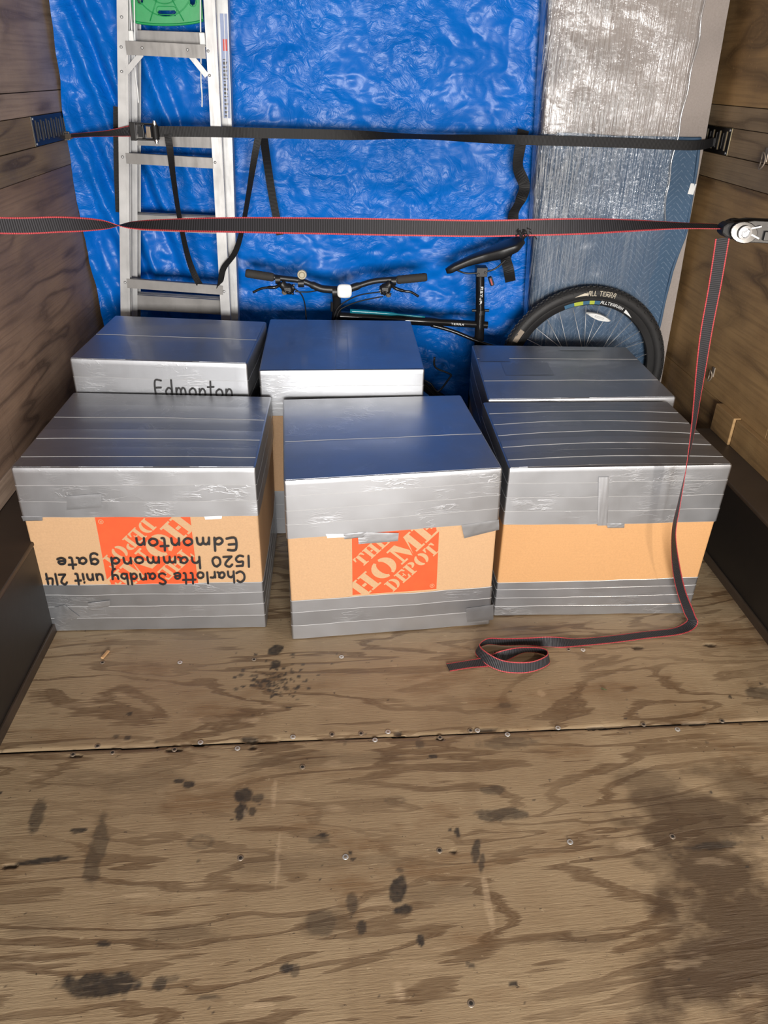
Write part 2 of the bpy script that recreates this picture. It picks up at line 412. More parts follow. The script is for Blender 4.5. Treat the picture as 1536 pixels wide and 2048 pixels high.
# numpy value noise --------------------------------------------------
def vnoise(x, y, seed=0):
    r = np.random.default_rng(seed).random((256, 256))
    xi = np.floor(x).astype(int); yi = np.floor(y).astype(int); fx = x-xi; fy = y-yi
    fx = fx*fx*(3-2*fx); fy = fy*fy*(3-2*fy)
    g = lambda a, b: r[a % 256, b % 256]
    return (g(xi, yi)*(1-fx)*(1-fy)+g(xi+1, yi)*fx*(1-fy)+g(xi, yi+1)*(1-fx)*fy+g(xi+1, yi+1)*fx*fy)*2-1
def fbm(x, y, seed=0, o=4, g=.5):
    a = 1; s = 0; t = 0
    for k in range(o): s = s+a*vnoise(x*2**k+k*17.3, y*2**k+k*9.1, seed+k); t += a; a *= g
    return s/t
def gridmesh(name, X, Y, Z, mat, parent=None, attrs=None, uv=None, smooth=True):
    ny, nx = X.shape; me = bpy.data.meshes.new(name)
    co_ = np.stack([X, Y, Z], -1).reshape(-1, 3).astype(np.float32)
    i = np.arange(ny*nx).reshape(ny, nx); q = np.stack([i[:-1, :-1], i[:-1, 1:], i[1:, 1:], i[1:, :-1]], -1).reshape(-1, 4)
    me.vertices.add(len(co_)); me.vertices.foreach_set('co', co_.ravel())
    me.loops.add(q.size); me.loops.foreach_set('vertex_index', q.ravel().astype(np.int32))
    me.polygons.add(len(q)); me.polygons.foreach_set('loop_start', np.arange(0, q.size, 4, dtype=np.int32))
    me.update(calc_edges=True)
    if smooth: me.polygons.foreach_set('use_smooth', np.ones(len(q), bool))
    if uv is not None:
        l = me.uv_layers.new(name='UVMap'); U = np.stack(uv, -1).reshape(-1, 2)[q.ravel()]; l.data.foreach_set('uv', U.ravel().astype(np.float32))
    for k, a in (attrs or {}).items():
        at = me.attributes.new(k, 'FLOAT', 'POINT'); at.data.foreach_set('value', a.ravel().astype(np.float32))
    me.materials.append(M[mat]); me.validate()
    o = bpy.data.objects.new(name, me); COL.objects.link(o)
    if parent: o.parent = parent
    return o

# ------------------------------------------------------------------ the truck body
XL, XR, YB, YF, ZC = -1.03, 1.47, 3.50, -1.1, 2.15
KL, KR, KZ, KY = -.873, 1.315, .322, 2.66
mb = MB(); mb.box((XL-.05, YF, -.06), (XR+.05, YB+.05, -.014)); floor = mb.build('floor', 'dark_void'); tag(floor, kind='structure')
# stains: (px, py, rx, ry, rotation deg, strength) located on the floor
ST = [(551,1300,15,11,0,1),(552,1328,12,9,0,.9),(487,1593,17,15,0,1),(484,1620,13,17,0,1),(505,1622,9,10,0,.7),(516,1596,12,8,0,.6),
 (795,1778,17,30,-15,.95),(803,1820,22,9,10,.8),(706,1808,13,28,0,.55),(195,1968,76,25,0,.85),(1005,1630,52,13,0,.6),(988,1580,30,8,0,.5),
 (193,1700,20,60,4,.5),(75,1630,15,36,10,.6),(92,1720,52,6,6,.9),(952,1705,8,24,-18,.7),(964,1725,6,26,-18,.6),(356,1562,11,5,0,.8),(377,1569,12,7,0,.8),
 (161,1660,17,5,0,.8),(572,1937,13,9,0,.9),(590,1945,9,14,0,.5),(841,1880,9,13,0,.8),(208,1888,17,7,-10,.9),(320,1968,14,14,0,.7),(648,1670,14,4,0,.9),
 (915,1665,5,10,0,.9),(640,1680,22,9,0,.4),(723,1855,10,16,0,.7),(940,1930,12,5,-30,.6),(1026,1968,9,5,0,.8),(255,1475,7,5,0,.7),(232,1473,6,4,0,.6),
 (840,1487,12,9,0,.5),(1010,1410,14,6,0,.4),(1015,1485,60,12,0,.35),(700,1705,4,4,0,.8),(706,1718,5,3,0,.8),(800,1740,10,5,0,.5),(1520,1385,30,12,0,.5),
 (260,1427,6,4,0,.8),(866,1512,9,4,0,.8),(1430,1690,60,8,4,.6),(420,1995,24,5,0,.5),(330,1960,26,8,10,.4),(900,1660,4,4,0,.9),(640,1845,30,26,0,.35)]
for _ in range(120):
    ST.append((random.gauss(548, 34), random.gauss(1362, 20), random.uniform(1.5, 5.5), random.uniform(1, 3.2), 0, random.uniform(.5, 1)))
for _ in range(90):
    ST.append((random.uniform(0, 1536), random.uniform(1290, 2048), random.uniform(1.5, 4), random.uniform(1, 3), 0, random.uniform(.3, .9)))
RINGS = [(401, 1684, 26, 14, .45), (790, 1600, 22, 9, .3)]
STAIN_SHADE = [(1530,1860,190,280,1.),(1500,1560,120,60,.6),(1420,1640,180,70,.9),(1470,1760,150,110,1.),(1330,1600,100,35,.8),(1440,1940,170,110,1.),(1290,1560,70,25,.6),(350,1870,130,34,.55),(640,1850,60,35,.5),  # brown stains; the bottom-right ones also paint in that corner's shade
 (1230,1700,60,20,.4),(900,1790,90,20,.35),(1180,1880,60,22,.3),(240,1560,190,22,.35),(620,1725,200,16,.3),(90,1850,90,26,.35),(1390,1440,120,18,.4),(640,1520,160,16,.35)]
def px_ellipse(px, py, rx, ry):
    c = onz(px, py); a = onz(px+rx, py); b = onz(px, py-ry); return c, max(.0015, (a-c).length), max(.0015, abs(b.y-c.y))
def seam_y(x, k): return k + .0205*(x+.857)
def sheet(y0k, y1k, step, detail=True):
    nx = int(2.2/step); ny = int((y1k-y0k)/step)
    u = np.linspace(KL-.012, KR+.012, nx); v = np.linspace(0, 1, ny); U, Vv = np.meshgrid(u, v)
    Y0 = y0k+.0205*(U+.857)+.002+fbm(U*9, U*0+y0k, 3)*.0018; Y1 = y1k+.0205*(U+.857)-.002+fbm(U*9, U*0+y1k, 8)*.0018
    Y = Y0+(Y1-Y0)*Vv
    Z = fbm(U*2, Y*2, 4)*.0012-.0005
    edge = np.minimum(Y-Y0, Y1-Y); Z = Z-.004*np.exp(-(edge/.004)**2)
    chew = (vnoise(U*22, Y*60, 31) > .35)*np.exp(-(edge/.012)**2); Z = Z-.003*chew
    stain = np.zeros_like(U); stain_shade = np.zeros_like(U); scuff = np.zeros_like(U)
    if detail:
        nz = fbm(U*38, Y*38, 11, 4, .6); nz2 = fbm(U*9, Y*14, 21, 5, .6)
        for (px, py, rx, ry, rot, s) in ST:
            c, a, b = px_ellipse(px, py, rx, ry); th = math.radians(rot)
            dx = U-c.x; dy = Y-c.y; p = (dx*math.cos(th)+dy*math.sin(th))/a; q = (-dx*math.sin(th)+dy*math.cos(th))/b
            d = np.sqrt(p*p+q*q)+nz*.5; stain = np.maximum(stain, min(1, s*1.25)*np.clip((1.1-d)/.22, 0, 1))
        for (px, py, rx, ry, s) in RINGS:
            c, a, b = px_ellipse(px, py, rx, ry); d = np.sqrt(((U-c.x)/a)**2+((Y-c.y)/b)**2)+nz*.15
            stain = np.maximum(stain, s*np.clip(1-abs(d-.85)/.3, 0, 1)); stain_shade = np.maximum(stain_shade, .3*np.clip(1.2-d, 0, 1))
        for (px, py, rx, ry, s) in STAIN_SHADE:
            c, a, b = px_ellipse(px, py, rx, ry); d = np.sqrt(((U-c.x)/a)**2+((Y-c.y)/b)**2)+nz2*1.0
            stain_shade = np.maximum(stain_shade, s*np.clip((1.1-d)/.55, 0, 1))
        sc = fbm(U*6, Y*30, 44, 4, .6); scuff = np.clip((sc-.42)/.12, 0, 1)*.6
        for (px, py, rx, ry) in [(490,1625,6,12),(515,2012,40,6),(548,1590,5,30),(800,1985,18,22),(1265,1690,35,12),(975,1800,7,60),(500,1440,20,5),(270,1790,40,3),(1080,1385,10,8),(555,1720,5,60)]:
            c, a, b = px_ellipse(px, py, rx, ry); d = np.sqrt(((U-c.x)/a)**2+((Y-c.y)/b)**2)+nz*.8; scuff = np.maximum(scuff, np.clip((1-d)/.4, 0, 1))
        # torn, splintered holes along the joint
        for (px, py, rx, ry) in [(495,1478,22,7),(505,1495,10,6),(155,1512,18,4),(350,1500,22,3),(880,1476,12,4),(970,1458,30,3),(1200,1455,28,4),(795,1465,6,4),(1425,1290,14,3),(1275,1295,12,3),(20,1732,14,5),(905,1703,8,4)]:
            c, a, b = px_ellipse(px, py, rx, ry); d = np.sqrt(((U-c.x)/a)**2+((Y-c.y)/b)**2)+nz*.9
            k = np.clip((1-d)/.4, 0, 1); Z = Z-.005*k; stain = np.maximum(stain, k*.9)
    return gridmesh('plywood_sheet', U, Y, Z, 'ply_floor', floor, {'stain': stain, 'stain_shade': stain_shade, 'scuff': scuff})
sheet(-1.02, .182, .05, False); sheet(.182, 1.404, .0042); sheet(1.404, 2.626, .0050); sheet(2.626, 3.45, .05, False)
# screws with washers sunk in the floor
sm = MB(); sm.disc((0, 0, 0), (0, 0, 1), .0068, .0012, 18, 0, .0062); sm.disc((0, 0, .0012), (0, 0, 1), .0036, .0007, 14, 1, .0030); sm.box((-.0022, -.0005, .0019), (.0022, .0005, .0022), 1); sm.box((-.0005, -.0022, .0019), (.0005, .0022, .0022), 1)
scr0 = None
for i, (px, py, m) in enumerate([(683,1314,0),(475,1497,0),(750,1480,0),(401,1485,0),(586,1474,0),(722,1467,1),(776,1464,0),(941,1461,1),(955,1461,0),(1015,1469,0),(1116,1456,0),
        (1287,1449,1),(1355,1459,0),(1444,1442,1),(691,1714,0),(481,1716,1),(879,1701,1),(1140,1684,0),(1345,1673,1),(360,1325,0),(942,2007,1),(146,1509,1),(195,1492,1),(225,1505,1),
        (349,1499,1),(664,1469,1),(880,1475,1),(1166,1300,0),(1137,1299,1),(508,1319,1),(990,1305,1),(605,1534,1),(205,1325,1)]):
    p = onz(px, py, 0)
    if scr0 is None or (m and 'm' not in dir()): pass
    if scr0 is None:
        scr0 = {0: sm.build('screw', ['steel', 'old_steel'], floor)}; o = scr0[0]
        mm = scr0[0].data.copy(); mm.materials[0] = M['old_steel']; mm.materials[1] = M['dark_void']; scr0[1] = mm
    else:
        o = scr0[0].copy(); o.data = scr0[1] if m else scr0[0].data; COL.objects.link(o)
    o.location = (p.x, p.y, .0004 if not m else .0001); o.scale = (1.05, 1.05, .55)

def slabs(side, x_in, boards, mat_default):
    sgn = -1 if side == 'left' else 1
    mb = MB(); a, b = sorted((x_in+sgn*.012, x_in+sgn*.05)); mb.box((a, YF, -.02), (b, YB+.05, ZC))
    wall = tag(mb.build('wall_'+side, 'dark_void'), kind='structure')
    for (y0, y1, z0, z1, mat, proud) in boards:
        mb = MB(); g = .0012; a, b = sorted((x_in-sgn*proud, x_in+sgn*.012)); mb.box((a, y0+g, z0+g), (b, y1-g, z1-g))
        mb.build('plywood_board', mat, wall, bevel=.0012)
    return wall
L, B, W_ = 'ply_wall_left', 'ply_board', 'ply_wall_low'
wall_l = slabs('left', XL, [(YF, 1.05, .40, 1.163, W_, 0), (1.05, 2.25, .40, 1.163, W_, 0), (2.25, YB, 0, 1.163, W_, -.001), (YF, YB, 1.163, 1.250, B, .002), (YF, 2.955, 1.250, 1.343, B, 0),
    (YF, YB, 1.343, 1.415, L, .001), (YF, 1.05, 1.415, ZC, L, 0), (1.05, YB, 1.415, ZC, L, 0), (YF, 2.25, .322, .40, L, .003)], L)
L = 'ply_wall_right'
wall_r = slabs('right', XR, [(YF, 1.05, .42, 1.163, L, 0), (1.05, 2.33, .42, 1.163, L, 0), (2.33, YB, .42, 1.163, L, 0), (2.66, YB, 0, .42, L, .0), (YF, YB, 1.163, 1.250, B, .002), (YF, 3.085, 1.250, 1.343, B, 0),
    (YF, YB, 1.343, 1.415, B, .001), (YF, 1.05, 1.415, ZC, L, 0), (1.05, YB, 1.415, ZC, L, 0)], L)
mb = MB(); mb.box((XL-.05, YB, -.02), (XR+.05, YB+.04, ZC)); wb = tag(mb.build('wall_back', 'ply_board'), kind='structure')
mb = MB(); mb.box((XL-.05, YF, ZC), (XR+.05, YB+.05, ZC+.04)); tag(mb.build('ceiling', 'ceiling'), kind='structure')
# wheel boxes along both sides: dark metal face under a wooden ledge
for nm, x0, x1, xs in (('baseboard_left', XL, KL, 1), ('baseboard_right', KR, XR, -1)):
    mb = MB(); mb.box((x0, YF, -.02), (x1, KY, KZ-.014)); r = tag(mb.build(nm, 'soot', bevel=.004), kind='structure')
    mb = MB(); mb.box((x0, YF, KZ-.014), (x1+.003 if xs > 0 else x1, KY+.002, KZ)) if xs > 0 else mb.box((x0-.003, YF, KZ-.014), (x1, KY+.002, KZ)); mb.build('ledge_board', 'ledge', r, bevel=.004)
    mb = MB(); xa = x1 if xs > 0 else x0-.008
    mb.box((xa, YF, -.004), (xa+.008, KY, .030)); mb.build('angle_iron', 'ledge', r, bevel=.002)
# low wooden rail above the right ledge, with a short end block
mb = MB(); mb.box((XR-.022, YF, KZ), (XR-.001, 2.50, .425)); tag(mb.build('trim_1', 'ply_wall_right', bevel=.002), kind='structure')
mb = MB(); mb.box((XR-.030, 2.505, KZ), (XR-.001, 2.655, .428)); tag(mb.build('trim_2', 'ply_wall_right', bevel=.003), kind='structure')

# e-track tie rails with open slots
def etrack(x, y0, y1, sgn, ys, mat, back, label):
    z0, z1 = 1.251, 1.342; hs0, hs1, sw = 1.264, 1.330, .014
    r = empty('tie_down_rail', (x, (y0+y1)/2, z0)); xa, xb = sorted((x-sgn*.003, x-sgn*.0005))
    mb = MB(); mb.box((xa, y0, z0), (xb, y1, hs0)); mb.box((xa, y0, hs1), (xb, y1, z1))
    e = [y0]+[q for yy in ys for q in (yy-sw/2, yy+sw/2)]+[y1]
    for a, b in zip(e[::2], e[1::2]): mb.box((xa, a, hs0), (xb, b, hs1))
    # pressed ribs between the slots
    for a, b in zip(ys[:-1], ys[1:]):
        c = (a+b)/2; mb.box((x-sgn*.006, c-.004, hs0+.006) if sgn > 0 else (x+.003, c-.004, hs0+.006), (x-sgn*.003, c+.004, hs1-.006) if sgn > 0 else (x+.006, c+.004, hs1-.006))
    mb.build('slotted_plate', mat, r, bevel=.0006)
    mb = MB(); xa, xb = sorted((x-sgn*.0006, x+sgn*.011)); mb.box((xa, y0, z0), (xb, y1, z1)); mb.build('backing_wood', back, r)
    for (yy, zz) in ((y0+.008, z0+.007), (y0+.008, z1-.007)): mb = MB(); mb.disc((x-sgn*.003, yy, zz), (-sgn, 0, 0), .004, .002, 10); mb.build('rivet', 'steel', r)
    under(r); tag(r, label, 'tie rail')
etrack(XL, 2.957, 3.42, -1, [2.985+.056*i for i in range(7)], 'etrack_l', 'slot_grey', 'grey slotted metal tie-down rail on the left plywood wall')
etrack(XR, 3.087, 3.42, 1, [3.117+.056*i for i in range(5)], 'etrack_r', 'slot_wood', 'black slotted metal tie-down rail on the right plywood wall')

# hooks on the right wall
def ring_hook(px, py, label, s=1.0):
    p = onx(px, py, XR-.004); r = empty('ring_hook', p); mb = MB(); mb.box((p.x-.001, p.y-.010*s, p.z-.012*s), (p.x+.004, p.y+.010*s, p.z+.030*s)); mb.build('hook_plate', 'old_steel', r, bevel=.002)
    mb = MB(); P = [(p.x-.006-.006*math.sin(a)**2, p.y+.012*s*math.cos(a), p.z-.008*s+.024*s*math.sin(a)) for a in [2*pi*k/24 for k in range(25)]]; mb.tube(P, .0026*s, 8); mb.build('ring', 'old_steel', r, True)
    under(r); tag(r, label, 'wall hook')
ring_hook(1425, 748, 'small metal ring hook low on the right wall beside the hanging strap', .9)
ring_hook(1531, 316, 'metal ring at the right edge near the slotted rail', 1.1)

# ------------------------------------------------------------------ the blue tarp
TY = 3.335
def make_tarp():
    nx, ny = 520, 400
    U, T = np.meshgrid(np.linspace(0, 1, nx), np.linspace(0, 1, ny))
    xl = XL+.012+.012*np.sin(T*9)
    X = xl+(1.40-xl)*U; Z = .02+T*2.06
    # long diagonal folds on the left, softer ones to the right
    dn = (X+1.0)*1.0+(Z-.4)*.30
    fold = np.exp(-((X+.80)/.22)**2)*(.016*np.sin(dn*46+fbm(X*3, Z*2, 5)*3)+.008*np.sin(dn*83+2))
    fold += .012*np.sin((X*.6+Z*1.0)*17+fbm(X*2.2, Z*2.2, 9)*4)*.6*np.exp(-((X-.25)/.55)**2)
    big = fbm(X*2.1, Z*1.7, 12, 3)*.022+fbm(X*7, Z*9, 15, 3)*.006
    rid = -np.abs(fbm(X*5, Z*6.5, 22, 3))*.017-np.abs(fbm(X*13+3, Z*17, 29, 3))*.0065
    Y = TY+fold+big+rid-.05*(X < -.9)*(-(X+.9))*1.0
    Y = np.clip(Y, 3.285, 3.45)
    Y = Y-.02*np.clip((XL+.06-X)/.06, 0, 1)
    o = gridmesh('tarp', X, Y, Z, 'tarp'); return tag(o, 'wrinkled blue plastic tarp hung across the back of the truck', 'tarp')
make_tarp()

# ------------------------------------------------------------------ wrapped furniture panel on the right
def make_panel():
    r = empty('wrapped_panel', (1.09, 3.235, 0))
    def left(z): return .872-(z/1.75)*.100
    def right(z): return 1.462-(z/1.75)*.052
    RX, RY = .15, .050
    def surf(off, z0, z1, rightf, leftback, nu, nv, amp, seed, name, mat, topx=None):
        Zs = np.linspace(z0, z1, nv); us = []
        arc = [(a, 'a') for a in np.linspace(0, pi/2, 16)]
        X = []; Y = []; Zg = []; Uu = []
        for z in Zs:
            xl = left(z)-off; y0 = 3.20-off; row = []
            cx, cy = xl+RX, y0+RY
            row.append((xl, 3.28)); 
            for a, _ in arc: row.append((cx-RX*math.cos(a), cy-RY*math.sin(a)))
            xr = rightf(z)
            for k in range(1, nu): row.append((cx+(xr-cx)*k/(nu-1), y0))
            X.append([p[0] for p in row]); Y.append([p[1] for p in row]); Zg.append([z]*len(row)); Uu.append([p[0]-(.06 if i == 0 else 0) for i, p in enumerate(row)])
        X, Y, Zg, Uu = map(np.array, (X, Y, Zg, Uu))
        Y = Y+fbm(X*5, Zg*4, seed, 3)*amp
        return gridmesh(name, X, Y, Zg, mat, r, uv=(Uu, Zg))
    surf(0, .0, 2.08, right, 0, 40, 80, .006, 2, 'grey_wrap', 'felt')
    mb = MB(); z = 0
    vs = []; 
    for zz in (0.0, 2.08): vs += [(right(zz), 3.203, zz), (right(zz)+.004, 3.28, zz), (left(zz), 3.28, zz)]
    mb.add(vs, [(0, 1, 4, 3), (1, 2, 5, 4)]); mb.build('grey_wrap_side', 'felt', r)
    bl = [(ony(1402, 268, 3.19).x, 1.31), (ony(1400, 292, 3.19).x, 1.27), (ony(1388, 380, 3.19).x, ony(1388, 380, 3.19).z), (ony(1372, 470, 3.19).x, ony(1372, 470, 3.19).z), (ony(1345, 540, 3.19).x, ony(1345, 540, 3.19).z), (ony(1322, 640, 3.19).x, ony(1322, 640, 3.19).z), (1.37, 0.0)]
    zs = [b[1] for b in bl][::-1]; xs = [b[0] for b in bl][::-1]
    rb = lambda z: float(np.interp(z, zs, xs))
    o = surf(.011, .0, 1.305, rb, 0, 46, 120, .004, 7, 'blue_blanket', 'blanket')
    md = o.modifiers.new('thick', 'SOLIDIFY'); md.thickness = .007; md.offset = 0
    # rolled hem of the blanket along its top and right edge
    mb = MB(); P = [(x_, 3.187+.003*math.sin(x_*40), 1.300+.006*math.sin(x_*9)) for x_ in np.linspace(left(1.3)+.04, rb(1.3), 30)]; mb.tube(P, .006, 8); mb.build('top_hem', 'blanket', o, True)
    mb = MB(); P = [(rb(z_)-.004, 3.186+.003*math.sin(z_*30), z_) for z_ in np.linspace(1.30, .0, 40)]; mb.tube(P, .006, 8); mb.build('side_hem', 'blanket', o, True)
    fp = [(1413, -40), (1396, 76), (1366, 210), (1356, 263), (1347, 298), (1331, 389), (1327, 470), (1300, 560), (1290, 640)]
    fx = [ony(*q, 3.18).x for q in fp][::-1]; fz = [ony(*q, 3.18).z for q in fp][::-1]
    rf = lambda z: float(np.interp(z, fz, fx))+.003*math.sin(z*40)
    o = surf(.028, .45, 2.08, rf, 0, 120, 260, .006, 17, 'stretch_film', 'film')
    tag(o, 'clear stretch film with shiny vertical wrinkles')
    # rope-like roll of film down its free edge
    mb = MB(); P = [(rf(z_), 3.171, z_) for z_ in np.linspace(2.0, .98, 60)]; mb.tube(P, .0035, 6); e = mb.build('film_edge', 'film', o, True)
    c = ony(1384, 378, 3.183); mb = MB(); mb.box((-.012, -.0012, -.020), (.012, .0012, .020), 0, Matrix.Translation(c) @ Matrix.Rotation(.12, 4, 'Y')); tg = mb.build('fabric_tag', 'white_plastic', r, bevel=.0008); tg['label'] = 'small white sewn-in tag on the blanket edge'
    under(r); tag(r, 'tall panel wrapped in grey padding, blue blanket and clear film against right wall', 'wrapped furniture')
make_panel()

# ------------------------------------------------------------------ cardboard boxes wrapped in duct tape
STROKES = { # handwriting, baseline 0, x-height .5, ascender 1
 'C': (.62, [[(.58,.82),(.38,.98),(.12,.72),(.10,.28),(.32,.02),(.60,.16)]]), 'h': (.52, [[(.08,1),(.06,0)],[(.07,.3),(.24,.52),(.42,.4),(.44,0)]]),
 'a': (.52, [[(.42,.44),(.24,.54),(.06,.3),(.16,.03),(.36,.14),(.43,.46)],[(.43,.46),(.43,.1),(.52,.02)]]), 'r': (.40, [[(.08,.5),(.08,0)],[(.08,.3),(.2,.5),(.38,.48)]]),
 'l': (.20, [[(.1,1),(.08,0)]]), 'o': (.50, [[(.24,.52),(.06,.36),(.08,.08),(.28,0),(.44,.2),(.38,.46),(.24,.52)]]),
 't': (.36, [[(.2,.95),(.16,.1),(.28,0)],[(.0,.6),(.38,.62)]]), 'e': (.46, [[(.08,.26),(.4,.3),(.34,.52),(.12,.46),(.06,.14),(.22,0),(.44,.1)]]),
 'S': (.56, [[(.5,.88),(.28,1),(.08,.8),(.24,.56),(.46,.36),(.42,.08),(.2,0),(.04,.12)]]), 'n': (.50, [[(.08,.5),(.06,0)],[(.07,.28),(.24,.52),(.40,.4),(.42,0)]]),
 'd': (.54, [[(.42,.44),(.24,.52),(.06,.28),(.18,.02),(.38,.14),(.44,.44)],[(.46,1),(.44,0)]]), 'b': (.50, [[(.08,1),(.06,.04)],[(.07,.3),(.26,.5),(.44,.3),(.32,.04),(.07,.08)]]),
 'y': (.48, [[(.06,.5),(.1,.2),(.26,.14),(.4,.26)],[(.44,.52),(.36,-.2),(.16,-.4)]]), 'u': (.52, [[(.06,.5),(.08,.1),(.28,0),(.42,.2),(.43,.5)],[(.43,.5),(.44,0)]]),
 'i': (.20, [[(.1,.5),(.1,0)],[(.1,.74),(.11,.78)]]), '2': (.52, [[(.06,.74),(.22,.94),(.42,.74),(.3,.4),(.06,.04)],[(.06,.04),(.48,.06)]]), '1': (.20, [[(.1,.96),(.08,0)]]),
 '4': (.50, [[(.12,.94),(.06,.44),(.44,.46)],[(.40,.92),(.38,0)]]), '5': (.50, [[(.44,.92),(.12,.9)],[(.12,.9),(.1,.54),(.34,.56),(.44,.28),(.26,.02),(.06,.08)]]),
 '0': (.50, [[(.24,.86),(.06,.6),(.08,.16),(.28,.04),(.44,.3),(.38,.74),(.24,.86)]]), 'm': (.74, [[(.08,.5),(.06,0)],[(.07,.28),(.2,.5),(.34,.4),(.34,0)],[(.34,.3),(.48,.52),(.62,.4),(.64,0)]]),
 'g': (.50, [[(.42,.44),(.22,.52),(.06,.28),(.2,.06),(.4,.2),(.42,.48)],[(.42,.48),(.4,-.22),(.2,-.42),(.04,-.3)]]), 'E': (.52, [[(.46,.94),(.08,.92),(.06,.04),(.48,.06)],[(.08,.5),(.4,.52)]]),
 'L': (.46, [[(.08,1),(.08,0),(.44,0)]]), 'A': (.60, [[(.04,0),(.28,1),(.54,1),(.54,0)],[(.16,.42),(.54,.42)]]), 'T': (.56, [[(.02,1),(.54,1)],[(.28,1),(.28,0)]]), 'R': (.56, [[(.06,0),(.06,1),(.48,1),(.50,.55),(.06,.48)],[(.26,.48),(.54,0)]]),
 'X': (.5, [[(.05,0),(.45,1)],[(.05,1),(.45,0)]]), 'N': (.56, [[(.06,0),(.06,1),(.5,0),(.5,1)]]), 'I': (.2, [[(.1,0),(.1,1)]]), 'G': (.56, [[(.5,1),(.08,1),(.06,0),(.5,0),(.5,.5),(.3,.5)]]), ' ': (.34, [])}
def write(text, place, height, width, pen, name, mat, parent, smooth=True, jitter=.03, thick=.0004, lab=None, kern=.10):
    """place(a, b) -> point, normal; text runs 0..width along a, letters 0..height along b"""
    tot = sum(STROKES[c][0]+kern for c in text); k = width/tot; x = 0; mb = MB()
    for c in text:
        wd, st = STROKES[c]; dy = random.uniform(-jitter, jitter)
        for s_ in st:
            P = [V((q[0], q[1]+dy, 0)) for q in s_]
            if smooth and len(P) > 2: P = catmull(P, 5)
            elif len(P) > 1:
                Q = []
                for a, b in zip(P[:-1], P[1:]): Q += [a.lerp(b, t/3) for t in range(3)]
                P = Q+[P[-1]]
            P2 = [((x+p.x)*k, p.y*height) for p in P]; prev = None
            for i, (a, b) in enumerate(P2):
                q0 = P2[max(i-1, 0)]; q1 = P2[min(i+1, len(P2)-1)]; tx, ty = q1[0]-q0[0], q1[1]-q0[1]; l = math.hypot(tx, ty) or 1
                nx_, ny_ = -ty/l*pen/2, tx/l*pen/2
                p1, nr = place(a+nx_, b+ny_); p2, _ = place(a-nx_, b-ny_)
                mb.v += [tuple(p1+nr*thick), tuple(p2+nr*thick)]; n = len(mb.v)
                if prev: mb.face((n-4, n-3, n-1, n-2))
                prev = True
            for (a, b) in (P2[0], P2[-1]):
                n0 = len(mb.v)
                for q in range(8):
                    p1, nr = place(a+pen/2*math.cos(q*pi/4), b+pen/2*math.sin(q*pi/4)); mb.v.append(tuple(p1+nr*thick))
                mb.face(range(n0, n0+8))
        x += wd+kern
    o = mb.build(name, mat, parent, recalc=False)
    if lab: o['label'] = lab
    return o
# slab-serif stencil capitals for the printed logo, unit height
def rc(x0, y0, x1, y1): return [(x0, y0), (x1, y0), (x1, y1), (x0, y1)]
def arc_poly(cx, cy, ro, roy, ri, riy, a0, a1, n=10):
    A = [math.radians(a0+(a1-a0)*k/n) for k in range(n+1)]
    return [(cx+ro*math.cos(a), cy+roy*math.sin(a)) for a in A]+[(cx+ri*math.cos(a), cy+riy*math.sin(a)) for a in A[::-1]]
GL = {'H': (.98, [rc(.10,0,.36,1), rc(.62,0,.88,1), rc(.40,.43,.58,.57), rc(0,0,.46,.09), rc(0,.91,.46,1), rc(.52,0,.98,.09), rc(.52,.91,.98,1)]),
 'O': (.98, [arc_poly(.45, .5, .45, .52, .16, .40, 98, 262), arc_poly(.53, .5, .45, .52, .16, .40, -82, 82)]),
 'M': (1.22, [rc(.12,0,.22,.98), [(.12,1),(.42,1),(.66,.30),(.56,0)], [(.70,.30),(.62,.02),(.90,1),(1.0,1)], rc(.88,0,1.12,1), rc(0,0,.34,.09), rc(0,.91,.3,1), rc(.78,0,1.22,.09), rc(.9,.91,1.22,1)]),
 'E': (.84, [rc(.10,0,.36,1), rc(0,0,.5,.09), rc(0,.91,.5,1), rc(.40,0,.80,.10), rc(.40,.90,.80,1), [(.80,0),(.84,.32),(.76,.32),(.62,.08)], [(.80,1),(.84,.70),(.76,.70),(.62,.92)], rc(.40,.46,.58,.55), rc(.55,.34,.62,.67)]),
 'T': (.88, [rc(.30,0,.56,.96), rc(.18,0,.68,.09), rc(.02,.90,.27,1), rc(.59,.90,.86,1), [(0,.66),(.08,.66),(.2,.92),(.02,1)], [(.88,.66),(.80,.66),(.68,.92),(.86,1)]]),
 'D': (.94, [rc(.10,0,.36,1), rc(0,0,.4,.09), rc(0,.91,.4,1), arc_poly(.42, .5, .50, .5, .22, .40, -84, 84)]),
 'P': (.84, [rc(.10,0,.36,1), rc(0,0,.48,.09), rc(0,.91,.4,1), arc_poly(.42, .72, .40, .28, .15, .18, -84, 84)])}
